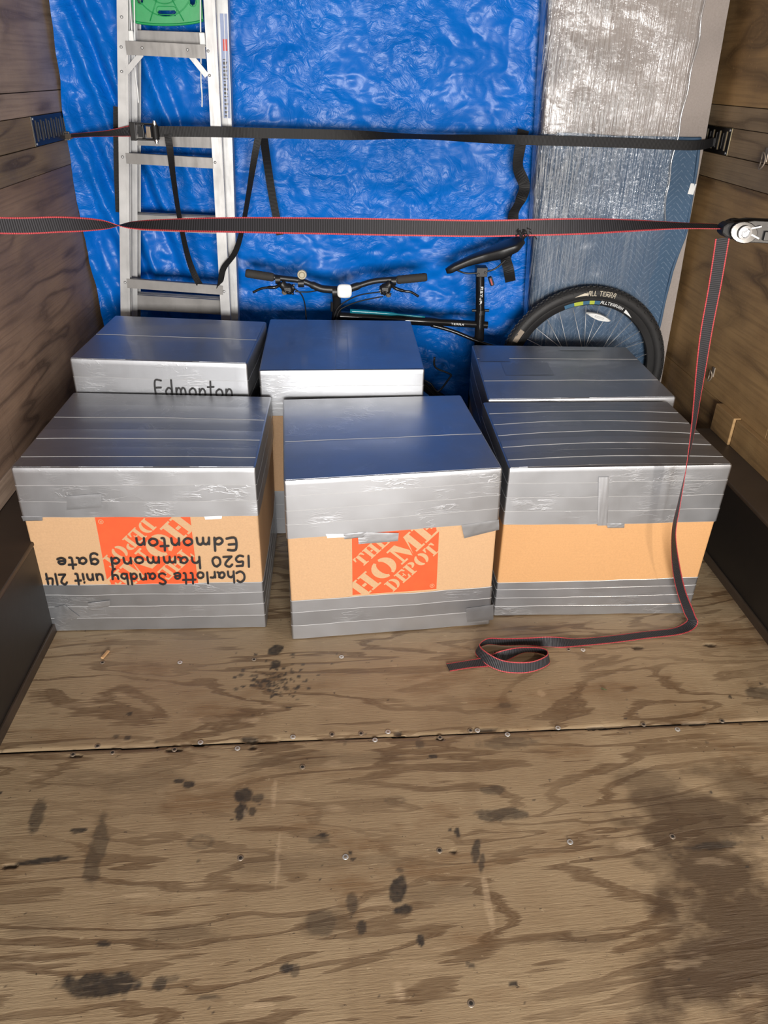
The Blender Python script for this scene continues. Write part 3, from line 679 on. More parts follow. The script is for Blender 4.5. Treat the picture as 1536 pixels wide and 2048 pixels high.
def logo(bx, a0, b0_, sg, w_, h_, parent):
    """P = lower-left corner of the printed square (in the logo's own reading direction)"""
    sq = MB(); n = 14
    at = lambda X, Y, off: tuple(bx.surf(a0+sg*X*w_, b0_+sg*Y*h_, off)[0])
    for j in range(n+1):
        for i in range(n+1): sq.v.append(at(i/n, j/n, .0004))
    for j in range(n):
        for i in range(n): k = j*(n+1)+i; sq.face((k, k+1, k+n+2, k+n+1))
    o = sq.build('printed_square', 'orange', parent, recalc=False)
    mb = MB(); c, s_ = math.cos(pi/4), math.sin(pi/4)
    def put(text, u0, v0, size, width):
        tot = sum(GL[ch][0]+.06 for ch in text); k = width/tot; x = 0
        for ch in text:
            mb = MB(); wd, polys = GL[ch]
            for pl in polys:
                q = []
                for (a, b) in pl:
                    uu = u0+(x+a)*k; vv = v0+b*size; X = .5+uu*c-vv*s_; Y = .5+uu*s_+vv*c
                    q.append((X, Y))
                # clip to the square
                for ax, lim, sg in ((0, 0, 1), (0, 1, -1), (1, 0, 1), (1, 1, -1)):
                    out = []
                    for i in range(len(q)):
                        A, Bq = q[i-1], q[i]; ia = sg*(A[ax]-lim) >= 0; ib = sg*(Bq[ax]-lim) >= 0
                        if ia != ib:
                            t = (lim-A[ax])/(Bq[ax]-A[ax]); out.append((A[0]+(Bq[0]-A[0])*t, A[1]+(Bq[1]-A[1])*t))
                        if ib: out.append(Bq)
                    q = out
                    if not q: break
                if len(q) > 2:
                    b0 = len(mb.v); mb.v += [at(X, Y, .0009) for X, Y in q]; mb.face(range(b0, b0+len(q)))
            x += wd+.06
            if mb.f: mb.build('printed_letter', 'kraft', parent, recalc=False)
    put('HOME', -.66, -.135, .265, 1.30); put('THE', -.35, .195, .16, .47); put('DEPOT', -.36, -.335, .165, .78)
    mb = MB()
    cx, cy = .945, .055
    for k in range(16):
        t0, t1 = 2*pi*k/16, 2*pi*(k+1)/16; b0 = len(mb.v)
        for (rr, a) in ((.028, t0), (.028, t1), (.022, t1), (.022, t0)): mb.v.append(at(cx+rr*math.cos(a), cy+rr*math.sin(a), .0009))
        mb.face(range(b0, b0+4))
    for pl in (rc(-.009,-.012,-.004,.012), rc(-.004,.007,.008,.012), rc(.004,.0,.009,.012), rc(-.004,-.002,.008,.002), [(0,-.002),(.005,-.002),(.012,-.012),(.007,-.012)]):
        b0 = len(mb.v); mb.v += [at(cx+a, cy+b, .0009) for a, b in pl]; mb.face(range(b0, b0+len(pl)))
    o = mb.build('registered_mark', 'kraft', parent, recalc=False); o['kind'] = 'stuff'

class Box:
    def __init__(s, name, label, B, T, kraft_m='kraft', bulge=.004, seed=0):
        s.B = [V(b) for b in B]; s.T = [V(t) for t in T]; s.bulge = bulge; s.seed = seed
        c = sum(s.B, V())/4; s.root = empty(name, (c.x, c.y, 0)); tag(s.root, label, 'box', 'moving boxes sealed with silver tape')
        s.H = [(t-b).length for t, b in zip(s.T, s.B)]; s.Hm = sum(s.H)/4
        s.NS = 18
        mb = MB(); lv = [0, .02, .1, .3, .5, .7, .9, .985, 1]; n = None
        for w_ in lv:
            ring = s.ring(w_, -.0005 if 0 < w_ < 1 else -.004, zoff=-.009 if w_ > .99 else (-.004 if w_ > .98 else 0)); n = len(ring); mb.v += [tuple(p) for p in ring]
        for k in range(len(lv)-1):
            for i in range(n): j = (i+1) % n; mb.face((k*n+i, k*n+j, (k+1)*n+j, (k+1)*n+i))
        mb.face([i for i in range(n)][::-1]); mb.face([(len(lv)-1)*n+i for i in range(n)])
        s.body = mb.build('cardboard_body', kraft_m, s.root, True, angle=40)
    def corners(s, w_, off):
        C = [b.lerp(t, w_) for b, t in zip(s.B, s.T)]; out = []
        for i in range(4):
            a = (C[i]-C[i-1]); b = (C[(i+1) % 4]-C[i]); a.z = b.z = 0; a.normalize(); b.normalize()
            na = V((a.y, -a.x, 0)); nb = V((b.y, -b.x, 0)); m = (na+nb); m = m/max(.2, (1+na.dot(nb))); out.append(C[i]+m*off)
        return out
    def entries(s):
        e = []
        for i in range(4):
            e += [('e', i, k/s.NS) for k in range(s.NS+1)]
            e += [('c', i, k/5) for k in range(1, 5)]
        return e
    def edge_pt(s, i, t, w_, off, r):
        C = s.corners(w_, off); p, q = C[i], C[(i+1) % 4]; d = q-p; L = d.length; nr = V((d.y, -d.x, 0)).normalized(); t = r/L+(1-2*r/L)*t
        k = math.sin(pi*min(1, max(0, w_)))
        return p+d*t+nr*(s.bulge*math.sin(pi*t)*k+noise.noise(V((t*5+i*3, w_*4, s.seed)))*.0022*k*min(1, 12*t*(1-t)))
    def pt(s, ent, w_, off, r=.007, zoff=0):
        kind, i, t = ent
        if kind == 'e': return s.edge_pt(i, t, w_, off, r)+V((0, 0, zoff))
        a = s.edge_pt(i, 1, w_, off, r); b = s.edge_pt((i+1) % 4, 0, w_, off, r); c = s.corners(w_, off)[(i+1) % 4]
        return a*(1-t)**2+c*(2*t*(1-t))+b*t*t+V((0, 0, zoff))
    def ring(s, w_, off, r=.007, zoff=0):
        return [s.pt(e, w_, off, r, zoff) for e in s.entries()]
    def strip(s, h0, h1, off, wob=.0015, fold=False, seed=0, mat='tape', low_edge=True, slant=(0, 0, 0, 0)):
        """band of tape round the four sides from h0 to h1 below the top edge"""
        mb = MB(); info = s.entries(); n = len(info)
        def rowat(h, off_, wamp, sd, z=0):
            out = []
            for kind, side, t in info:
                if kind == 'c': side, t = (side+1) % 4, 0.0
                sl = slant[side]*(1-t)+slant[(side+1) % 4]*t
                x_, y_ = math.cos(2*pi*(side+t)/4), math.sin(2*pi*(side+t)/4)
                out.append((1-(h+sl+wamp*noise.noise(V((x_*4, y_*4+sd*3.1, s.seed))))/s.Hm, off_))
            return out
        def pts(row): return [s.pt(info[i], ww, of) for i, (ww, of) in enumerate(row)]
        m = 4; L_ = []
        if fold:
            # roll over the top edge and lie on the lid
            top = s.ring(1, -.020, zoff=.0016); L_.append(top); L_.append(s.ring(1, -.004, zoff=.0016)); L_.append(s.ring(1, off-.0012, zoff=.0004)); L_.append(pts(rowat(.003, off, 0, 0)))
        else:
            L_.append(pts(rowat(h0, off-.0010, wob, seed)))
            L_.append(pts(rowat(h0+.0012, off, wob, seed)))
        for k in range(1, m): L_.append(pts(rowat(h0+(h1-h0)*k/m, off, wob*(1-k/m), seed)))
        L_.append(pts(rowat(h1-.0012, off, wob, seed+1))); L_.append(pts(rowat(h1, off-.0010, wob, seed+1)))
        for R_ in L_: mb.v += [tuple(p) for p in R_]
        nl = len(L_)
        for k in range(nl-1):
            mi = 1 if (k == nl-2 or (k == 0 and not fold)) else 0
            for i in range(n): j = (i+1) % n; mb.face((k*n+i, k*n+j, (k+1)*n+j, (k+1)*n+i), mi)
        return mb.build('tape_strip', [mat, 'tape_edge_glint'], s.root, True, angle=24)
    def top(s, u, v, z=0):
        a = s.T[0].lerp(s.T[1], u); b = s.T[3].lerp(s.T[2], u); p = a.lerp(b, v)
        return p+V((0, 0, z+.0016*noise.noise(V((u*4, v*4, s.seed+9)))*math.sin(pi*u)*math.sin(pi*v)))
    def lid(s, cuts, curve=0, along='x', base=.0016, sag=0):
        """strips of tape across the lid; cuts = positions of the strip edges"""
        for k, (a, b) in enumerate(zip(cuts[:-1], cuts[1:])):
            mb = MB(); n = 26; z = base+.0006*(k % 2)+.0007
            for i in range(n+1):
                u = .006+.988*i/n; cv = curve*math.sin(pi*u)*(.4+.6*math.sin(pi*(a+b)/2)); wb_ = .004*noise.noise(V((u*5, k*2.3, s.seed)))
                for (v, dz) in ((a-.0+cv+wb_, -.0008), (a+.0022+cv+wb_, .0002), ((a+b)/2+cv, 0), (b+cv*1.0-.001, 0), (b+.006+cv, -.0004)):
                    v = min(.994, max(.006, v))
                    sg = sag*math.sin(pi*u)*math.sin(pi*v)
                    mb.v.append(tuple(s.top(u, v, z+dz+sg) if along == 'x' else s.top(v, u, z+dz+sg)))
            for i in range(n):
                for q in range(4): mb.face((i*5+q, i*5+q+1, (i+1)*5+q+1, (i+1)*5+q), 1 if q == 0 and k else 0)
            mb.build('tape_strip', ['tape_top', 'tape_edge_glint'], s.root, True, angle=8)
    def frame(s):
        o_ = s.B[0]; eu = (s.B[1]-s.B[0]).normalized(); ev = (s.T[0]-s.B[0]).normalized(); ev = (ev-eu*ev.dot(eu)).normalized(); n = eu.cross(ev); 
        return o_, eu, ev, n
    def fpt(s, px, py):
        o_, eu, ev, n = s.frame(); p = onp(px, py, o_, n); d = p-o_; return d.dot(eu), d.dot(ev)
    def surf(s, a, b, off):
        """point on the front face at a along the bottom edge, b up it, off in front"""
        t = a/(s.B[1]-s.B[0]).length; ww = b/s.H[0]; C = s.corners(ww, 0); L = (C[1]-C[0]).length; r = .007
        tt = (t*L-r)/(L-2*r); d = C[1]-C[0]; nr = V((d.y, -d.x, 0)).normalized(); p = s.edge_pt(0, min(1, max(0, tt)), ww, off, r)
        if tt < 0: p = p+d*(tt*(L-2*r)/L)
        if tt > 1: p = p+d*((tt-1)*(L-2*r)/L)
        return p, nr
    def patch(s, quad, off=.0034, mat='tape', lab=None, nn=8):
        P = [s.fpt(*q) for q in quad]; mb = MB()
        for j in range(nn+1):
            for i in range(nn+1):
                u, v = i/nn, j/nn; a = (1-u)*(1-v)*P[0][0]+u*(1-v)*P[1][0]+u*v*P[2][0]+(1-u)*v*P[3][0]; b = (1-u)*(1-v)*P[0][1]+u*(1-v)*P[1][1]+u*v*P[2][1]+(1-u)*v*P[3][1]
                mb.v.append(tuple(s.surf(a, b, off-.0004*(i in (0, nn) or j in (0, nn))+.0002*math.sin(i*2+j))[0]))
        for j in range(nn):
            for i in range(nn): k = j*(nn+1)+i; mb.face((k, k+1, k+nn+2, k+nn+1))
        o = mb.build('tape_patch', mat, s.root, True)
        if lab: o['label'] = lab
        return o
    def text(s, txt, px0, py0, px1, hgt, pen, flip=False, lab=None, off=.0006, jit=.04):
        a0, b0 = s.fpt(px0, py0); a1, _ = s.fpt(px1, py0); sg = -1 if flip else 1; W_ = abs(a1-a0)
        return write(txt, lambda a, b: s.surf(a0+sg*a, b0+sg*b, off), hgt, W_, pen, 'handwriting', 'ink', s.root, lab=lab, jitter=jit)
    def fin(s): under(s.root)

def wrap(bx, top_d, bot_h, ntop=3, nbot=3, slt=(0, 0, 0, 0), slb=(0, 0, 0, 0), mat='tape'):
    H = bx.Hm
    for k in range(ntop):
        a = top_d*k/ntop; b = top_d*(k+1)/ntop+(.006 if k < ntop-1 else 0)
        sl = tuple(q*(k+1)/ntop for q in slt)
        bx.strip(a, b, .0018+.0005*k, .0022, fold=(k == 0), seed=k*5, slant=sl if k else (0, 0, 0, 0), mat=mat)
    for k in range(nbot):
        b = H-bot_h*k/nbot-.0015; a = H-bot_h*(k+1)/nbot-(.006 if k < nbot-1 else 0)
        sl = tuple(q*(k+1)/nbot for q in slb)
        bx.strip(a, b, .0028-.0006*k, .0022, seed=40+k*5, slant=sl if k else (0, 0, 0, 0), mat=mat)

def quad(p0, p1, dep, z, skew=(0, 0), dz=(0, 0, 0, 0)):
    p0, p1 = V((*p0, 0)), V((*p1, 0)); d = (p1-p0).normalized(); n = V((-d.y, d.x, 0))
    return None
G = 'moving boxes sealed with silver tape'
# front left
b = Box('moving_box', 'front left taped box with upside-down orange print and marker address', [(-.880, 1.884, .001), (-.233, 1.884, .001), (-.236, 2.425, .001), (-.876, 2.425, .001)], [(-.881, 1.884, .556), (-.231, 1.884, .552), (-.225, 2.405, .552), (-.876, 2.436, .556)], seed=1.3)
wrap(b, .152, .172, 3, 4)
b.lid([.0, .115, .225, .335, .45, .62, .80, .995], curve=.012)
a0 = b.fpt(390, 1033)[0]; o_, eu, ev, nn = b.frame(); top_h = b.fpt(300, 1028)[1]
a1, b1 = b.fpt(380, 1033); a2, _ = b.fpt(190, 1033); wd = abs(a1-a2)
logo(b, a2+wd, .402, -1, wd, .262, b.root)
b.text('Edmonton', 470, 1072, 266, .044, .0068, True, 'black marker handwriting', .0042)
b.text('1520 hammond gate', 497, 1109, 112, .040, .0064, True, None, .0042)
b.text('Charlotte Sandby unit 214', 488, 1141, 88, .040, .0062, True, None, .0042)
b.patch([(46, 1031), (88, 1031), (88, 1040), (50, 1041)]); b.patch([(407, 1030), (442, 1029), (441, 1035), (409, 1036)], mat='white_plastic', lab='white torn tape scrap')
b.patch([(112, 1213), (132, 1208), (163, 1232), (112, 1255)], .0042); b.patch([(178, 1204), (222, 1198), (222, 1210), (180, 1217)], .0042)
b.patch([(136, 990), (205, 985), (205, 1012), (136, 1018)], .0040)
b.fin()
# front centre
tb = [onz(568, 962, .543), onz(1000, 935, .549), onz(922, 791, .549), onz(566, 800, .545)]
b = Box('moving_box', 'front centre taped box with upright orange print', [(-.146, 1.822, .001), (.464, 1.878, .001), (.430, 2.420, .001), (-.176, 2.395, .001)], [(-.148, 1.822, .543), (.452, 1.878, .548), (.414, 2.428, .548), (-.184, 2.398, .545)], bulge=.005, seed=4.4)
wrap(b, .182, .146, 4, 3, slt=(.0, -.012, 0, 0), slb=(0, 0, 0, 0))
b.lid([.0, .42, .995], curve=.0)
o_, eu, ev, nn = b.frame(); a1, b1 = b.fpt(706, 1189); a2, _ = b.fpt(874, 1175)
logo(b, a1, b1, 1, a2-a1, .250, b.root)
b.patch([(718, 1062), (800, 1064), (798, 1080), (720, 1086)], .0044); b.patch([(925, 1050), (1000, 1040), (1000, 1060), (930, 1076)], .0044); b.patch([(690, 1066), (735, 1062), (732, 1072), (692, 1076)], .0046)
b.patch([(655, 1066), (700, 1066), (700, 1072), (658, 1074)], .0042, 'white_plastic', 'white torn tape scrap')
b.patch([(930, 1215), (985, 1208), (984, 1238), (932, 1243)], .0044)
b.fin()
# front right
b = Box('moving_box', 'front right taped box with plain orange-brown cardboard band', [(.488, 1.922, .001), (1.122, 1.916, .001), (1.122, 2.40, .001), (.493, 2.40, .001)], [(.484, 1.922, .526), (1.136, 1.922, .533), (1.133, 2.410, .531), (.492, 2.414, .528)], 'kraft_orange', bulge=.005, seed=8.1)
wrap(b, .188, .128, 4, 4, slb=(0, -.012, 0, 0))
b.lid([.0, .10, .19, .27, .355, .44, .525, .61, .70, .79, .88, .995], curve=.045, sag=.004)
b.patch([(1210, 1046), (1245, 1046), (1244, 1055), (1212, 1055)], .0046); b.patch([(1195, 955), (1215, 955), (1212, 1050), (1192, 1050)], .0046)
b.fin()
# rear left
b = Box('moving_box', 'rear left taped box with one marker word on its taped front', [(-.872, 2.448, .001), (-.305, 2.448, .001), (-.290, 2.945, .001), (-.865, 2.95, .001)], [(-.873, 2.452, .668), (-.302, 2.442, .655), (-.276, 2.92, .655), (-.853, 2.96, .665)], seed=2.7)
wrap(b, .235, .2, 4, 3)
b.lid([.0, .52, .995], curve=.006)
b.text('Edmonton', 312, 787, 467, .058, .0060, False, 'black marker handwriting', .0050, .02)
b.fin()
# rear centre
b = Box('moving_box', 'rear centre taped box in front of the bicycle handlebar', [(-.255, 2.438, .001), (.285, 2.442, .001), (.288, 2.985, .001), (-.262, 2.985, .001)], [(-.262, 2.438, .632), (.287, 2.442, .636), (.288, 3.005, .638), (-.269, 3.035, .633)], seed=3.9)
wrap(b, .160, .18, 3, 3)
b.lid([.0, .46, .54, .995], curve=.0, along='y')
b.fin()
# rear right
b = Box('moving_box', 'rear right taped box below the bicycle wheel', [(.512, 2.432, .001), (1.165, 2.432, .001), (1.165, 2.955, .001), (.55, 2.955, .001)], [(.512, 2.432, .531), (1.168, 2.432, .540), (1.178, 2.985, .538), (.542, 2.985, .545)], seed=6.6)
wrap(b, .20, .18, 3, 3)
b.lid([.0, .30, .66, .72, .995], curve=.006)
for (u0, u1, v0, v1) in ((.14, .42, .40, .64), (.02, .20, .66, .95), (.55, .80, .90, .99)):
    mb = MB(); mb.v = [tuple(b.top(u, v, .0038)) for u, v in ((u0, v0), (u1, v0), (u1, v1), (u0, v1))]; mb.face((0, 1, 2, 3)); mb.build('tape_patch', 'tape_top', b.root)
b.fin()

# ------------------------------------------------------------------ stepladder
def ladder():
    yn, yf = 3.085, 3.150
    r = empty('stepladder', (-.69, 3.12, 0))
    def line(x0, y0, x1, y1, y, zt=2.0, zb=.012):
        a, b_ = ony(x0, y0, y), ony(x1, y1, y); d = a-b_; return b_+d*((zt-b_.z)/d.z), b_+d*((zb-b_.z)/d.z)
    rails = {'nl': line(245, 0, 251, 628, yn), 'nr': line(418, 0, 451, 630, yn), 'fl': line(264, 0, 266, 628, yf), 'fr': line(441, 0, 464, 628, yf)}
    for k, (a, b_) in rails.items():
        near = k[0] == 'n'; inn = 1 if k[1] == 'l' else -1; mb = MB(); dy = .026 if near else .058; wx = .036 if near else (.036 if k[1] == 'l' else .046)
        # C-channel: web on the outside, two flanges facing in
        ex = V((1, 0, 0)); ey = V((0, 1, 0)); web = ex*(-inn*wx/2)
        mb.beam(a+web+ey*dy/2, b_+web+ey*dy/2, (0, 1, 0), dy, .0025)
        mb.beam(a, b_, (1, 0, 0), wx, .0025); mb.beam(a+ey*dy, b_+ey*dy, (1, 0, 0), wx, .0025)
        mb.beam(a+ex*(wx*.22)-ey*.0018, b_+ex*(wx*.22)-ey*.0018, (1, 0, 0), .0025, .0015)
        o = mb.build('rail', 'alu', r)
        mb = MB(); mb.box((b_.x-.024, b_.y-.006, 0), (b_.x+.024, b_.y+dy+.006, .045)); mb.build('foot', 'blk', o, bevel=.004)
    brs = [((252, 96), (411, 104), .040), ((252, 317), (426, 327), .034), ((254, 567), (446, 581), .034)]
    for p, q, h in brs:
        a, b_ = ony(*p, yn-.004), ony(*q, yn-.004); mb = MB(); mb.beam(a, b_, (0, 0, 1), h, .003); mb.beam(a+V((0, .010, h/2)), b_+V((0, .010, h/2)), (0, 1, 0), .020, .0025); mb.build('brace', 'alu_dull', r)
    for (p, q) in (((283, 108), (252, 145)), ((382, 112), (414, 152))):
        a, b_ = ony(*p, yn-.002), ony(*q, yn-.002); mb = MB(); mb.beam(a, b_, (1, 0, .6), .018, .003); mb.beam(a+V((.006, .008, .004)), b_+V((.006, .008, .004)), (0, 1, 0), .018, .0025); mb.build('diagonal_brace', 'alu', r)
    for p in ((242, 94), (416, 102), (243, 143), (419, 151), (245, 314), (430, 325), (250, 565), (448, 583), (284, 95.7), (375, 99.6), (243, 34)):
        c = ony(*p, yn-.006); mb = MB(); mb.disc(c, (0, -1, 0), .0048, .0022, 12, 0, .003); mb.build('rivet', 'steel', r, True)
    for (l0, l1, r0, r1) in (((262, 59), (262, 90), (412, 65), (412, 95)), ((262, 266), (262, 292), (430, 272), (430, 300)), ((264, 427), (264, 463), (440, 434), (440, 471)), ((264, 588), (264, 621), (450, 600), (450, 632))):
        a = ony(*l0, yf); b_ = ony(*r0, yf); c = ony(*l1, yf); h = (a.z-c.z)*.86; mb = MB()
        m0, m1 = (a+c)/2, (b_+ony(*r1, yf))/2
        m0 = m0+V((0, .002, 0)); m1 = m1+V((0, .002, 0))
        mb.beam(m0, m1, (0, 0, 1), h, .003); mb.beam(m0+V((0, .032, h/2)), m1+V((0, .032, h/2)), (0, 1, 0), .064, .003); mb.beam(m0+V((0, .064, 0)), m1+V((0, .064, 0)), (0, 0, 1), h, .003)
        for t in (.25, .5, .75): mb.beam(m0+V((0, .064*t, h/2+.002)), m1+V((0, .064*t, h/2+.002)), (0, 1, 0), .004, .002)
        mb.build('tread', 'alu_dull', r)
    # green fold-down pail shelf
    yg = yn+.036; bl, br = ony(268, 44, yg), ony(407, 46, yg); w_ = (br-bl).length; ex = (br-bl).normalized(); ez = V((0, 0, 1)).cross(ex).cross(ex)*-1; ez = V((0, 0, 1))
    nx, nz = 150, 118; hgt = .31
    def hole(a, b_):
        def slot(ca, cb, ha, hb):
            rr = min(ha, hb); dx = max(0, abs(a-ca)-(ha-rr)); dz = max(0, abs(b_-cb)-(hb-rr)); return dx*dx+dz*dz < rr*rr
        return slot(.030, .090, .009, .036) or slot(w_-.030, .085, .009, .034) or slot(w_*.49, .034, .031, .0085) or slot(.030, .20, .009, .034) or slot(w_-.03, .20, .009, .034)
    mb = MB(); idx = {}
    def lowz(a): return -.012*math.sin(pi*a/w_)**.6+.006*(a/w_)
    for j in range(nz+1):
        for i in range(nx+1):
            a = w_*i/nx; b_ = hgt*j/nz; p = bl+ex*a+ez*(b_+lowz(a)*(1-j/nz)); idx[i, j] = len(mb.v); mb.v.append(tuple(p))
    for j in range(nz):
        for i in range(nx):
            if not hole(w_*(i+.5)/nx, hgt*(j+.5)/nz): mb.face((idx[i, j], idx[i+1, j], idx[i+1, j+1], idx[i, j+1]))
    sh = mb.build('pail_shelf', 'green', r); md = sh.modifiers.new('t', 'SOLIDIFY'); md.thickness = .009; md.offset = 0; sh['label'] = 'green plastic shelf panel'
    def onsh(a, b_): return bl+ex*a+ez*b_+V((0, -.006, 0))
    cx, cz = w_*.47, .115
    for rr in (.062, .098): mb = MB(); mb.tube([onsh(cx+rr*math.cos(t), cz+rr*math.sin(t)) for t in [2*pi*k/48 for k in range(49)]], .0016, 6); mb.build('shelf_rib', 'green', sh, True)
    for an in (-62, -116, 62, 118): mb = MB(); t = math.radians(an); mb.tube([onsh(cx+.028*math.cos(t), cz+.028*math.sin(t)), onsh(cx+.125*math.cos(t), cz+max(-.115, .125*math.sin(t)))], .0016, 6); mb.build('shelf_rib', 'green', sh, True)
    mb = MB(); mb.disc(onsh(cx, cz), (0, -1, 0), .018, .004, 24); mb.build('shelf_hub', 'green', sh, True)
    mb = MB(); mb.tube([onsh(w_*k/20, lowz(w_*k/20)+.002) for k in range(21)], .004, 8); mb.build('shelf_lip', 'green', sh, True)
    for (sx, sz) in ((.030, .090), (w_-.030, .085), (w_*.49, .034)):
        ha, hb = (.012, .039) if sz > .05 else (.034, .0115); rr = min(ha, hb); P = []
        for k in range(33):
            t = 2*pi*k/32; P.append(onsh(sx+rr*math.cos(t)+(ha-rr)*(1 if math.cos(t) > 0 else -1), sz+rr*math.sin(t)+(hb-rr)*(1 if math.sin(t) > 0 else -1)))
        mb = MB(); mb.tube(P, .0013, 6); mb.build('slot_rim', 'green', sh, True)
    # white rods and clips
    for path in ([(259, -20), (262, 40), (266, 92)], [(268, -20), (269, 38), (270, 85)], [(268, 105), (271, 150), (275, 180), (277, 206)], [(401, -20), (401, 40), (402, 92)], [(402, 108), (402, 160), (404, 190), (404, 214)]):
        mb = MB(); mb.tube(catmull([ony(*q, yn+.020) for q in path], 6), .0024, 8); mb.build('shelf_rod', 'white_plastic', r, True)
    for p in ((262, 76), (405, 80)):
        c = ony(*p, yn+.012); mb = MB(); mb.box((c.x-.010, c.y-.006, c.z-.022), (c.x+.010, c.y+.010, c.z+.022)); mb.build('rod_clip', 'white_plastic', r, bevel=.003)
    # maker's label down the right rail (text too worn to read)
    a, b_ = rails['fr']; xw = lambda z: b_.x+(a.x-b_.x)*(z-b_.z)/(a.z-b_.z); yy = yf-.0016
    def lab(z0, z1, x0, x1, y, mat, nm, par):
        m_ = MB(); m_.box((0, 0, 0), (.001, .001, .001)); m_ = MB(); m_.add([(xw(z0)+x0, y, z0), (xw(z0)+x1, y, z0), (xw(z1)+x1, y, z1), (xw(z1)+x0, y, z1)], [(0, 1, 2, 3)]); return m_.build(nm, mat, par, recalc=False)
    lb = lab(1.34, 1.66, -.004, .021, yy, 'label_blue', 'sticker', r)
    zz = 1.345; mb = MB()
    while zz < 1.53:
        h = random.uniform(.003, .009); x_ = xw(zz)
        mb.add([(x_+.001, yy-.0006, zz), (x_+random.uniform(.010, .018), yy-.0006, zz), (x_+random.uniform(.010, .018), yy-.0006, zz+h), (x_+.001, yy-.0006, zz+h)], [(0, 1, 2, 3)]); zz += h+.005
    o = mb.build('small_print', 'blk', lb, recalc=False); o['kind'] = 'stuff'
    lab(1.55, 1.585, .003, .018, yy-.0006, 'red', 'red_mark', lb)
    under(r); tag(r, 'aluminium stepladder with a green plastic shelf leaning on the tarp', 'ladder')
ladder()

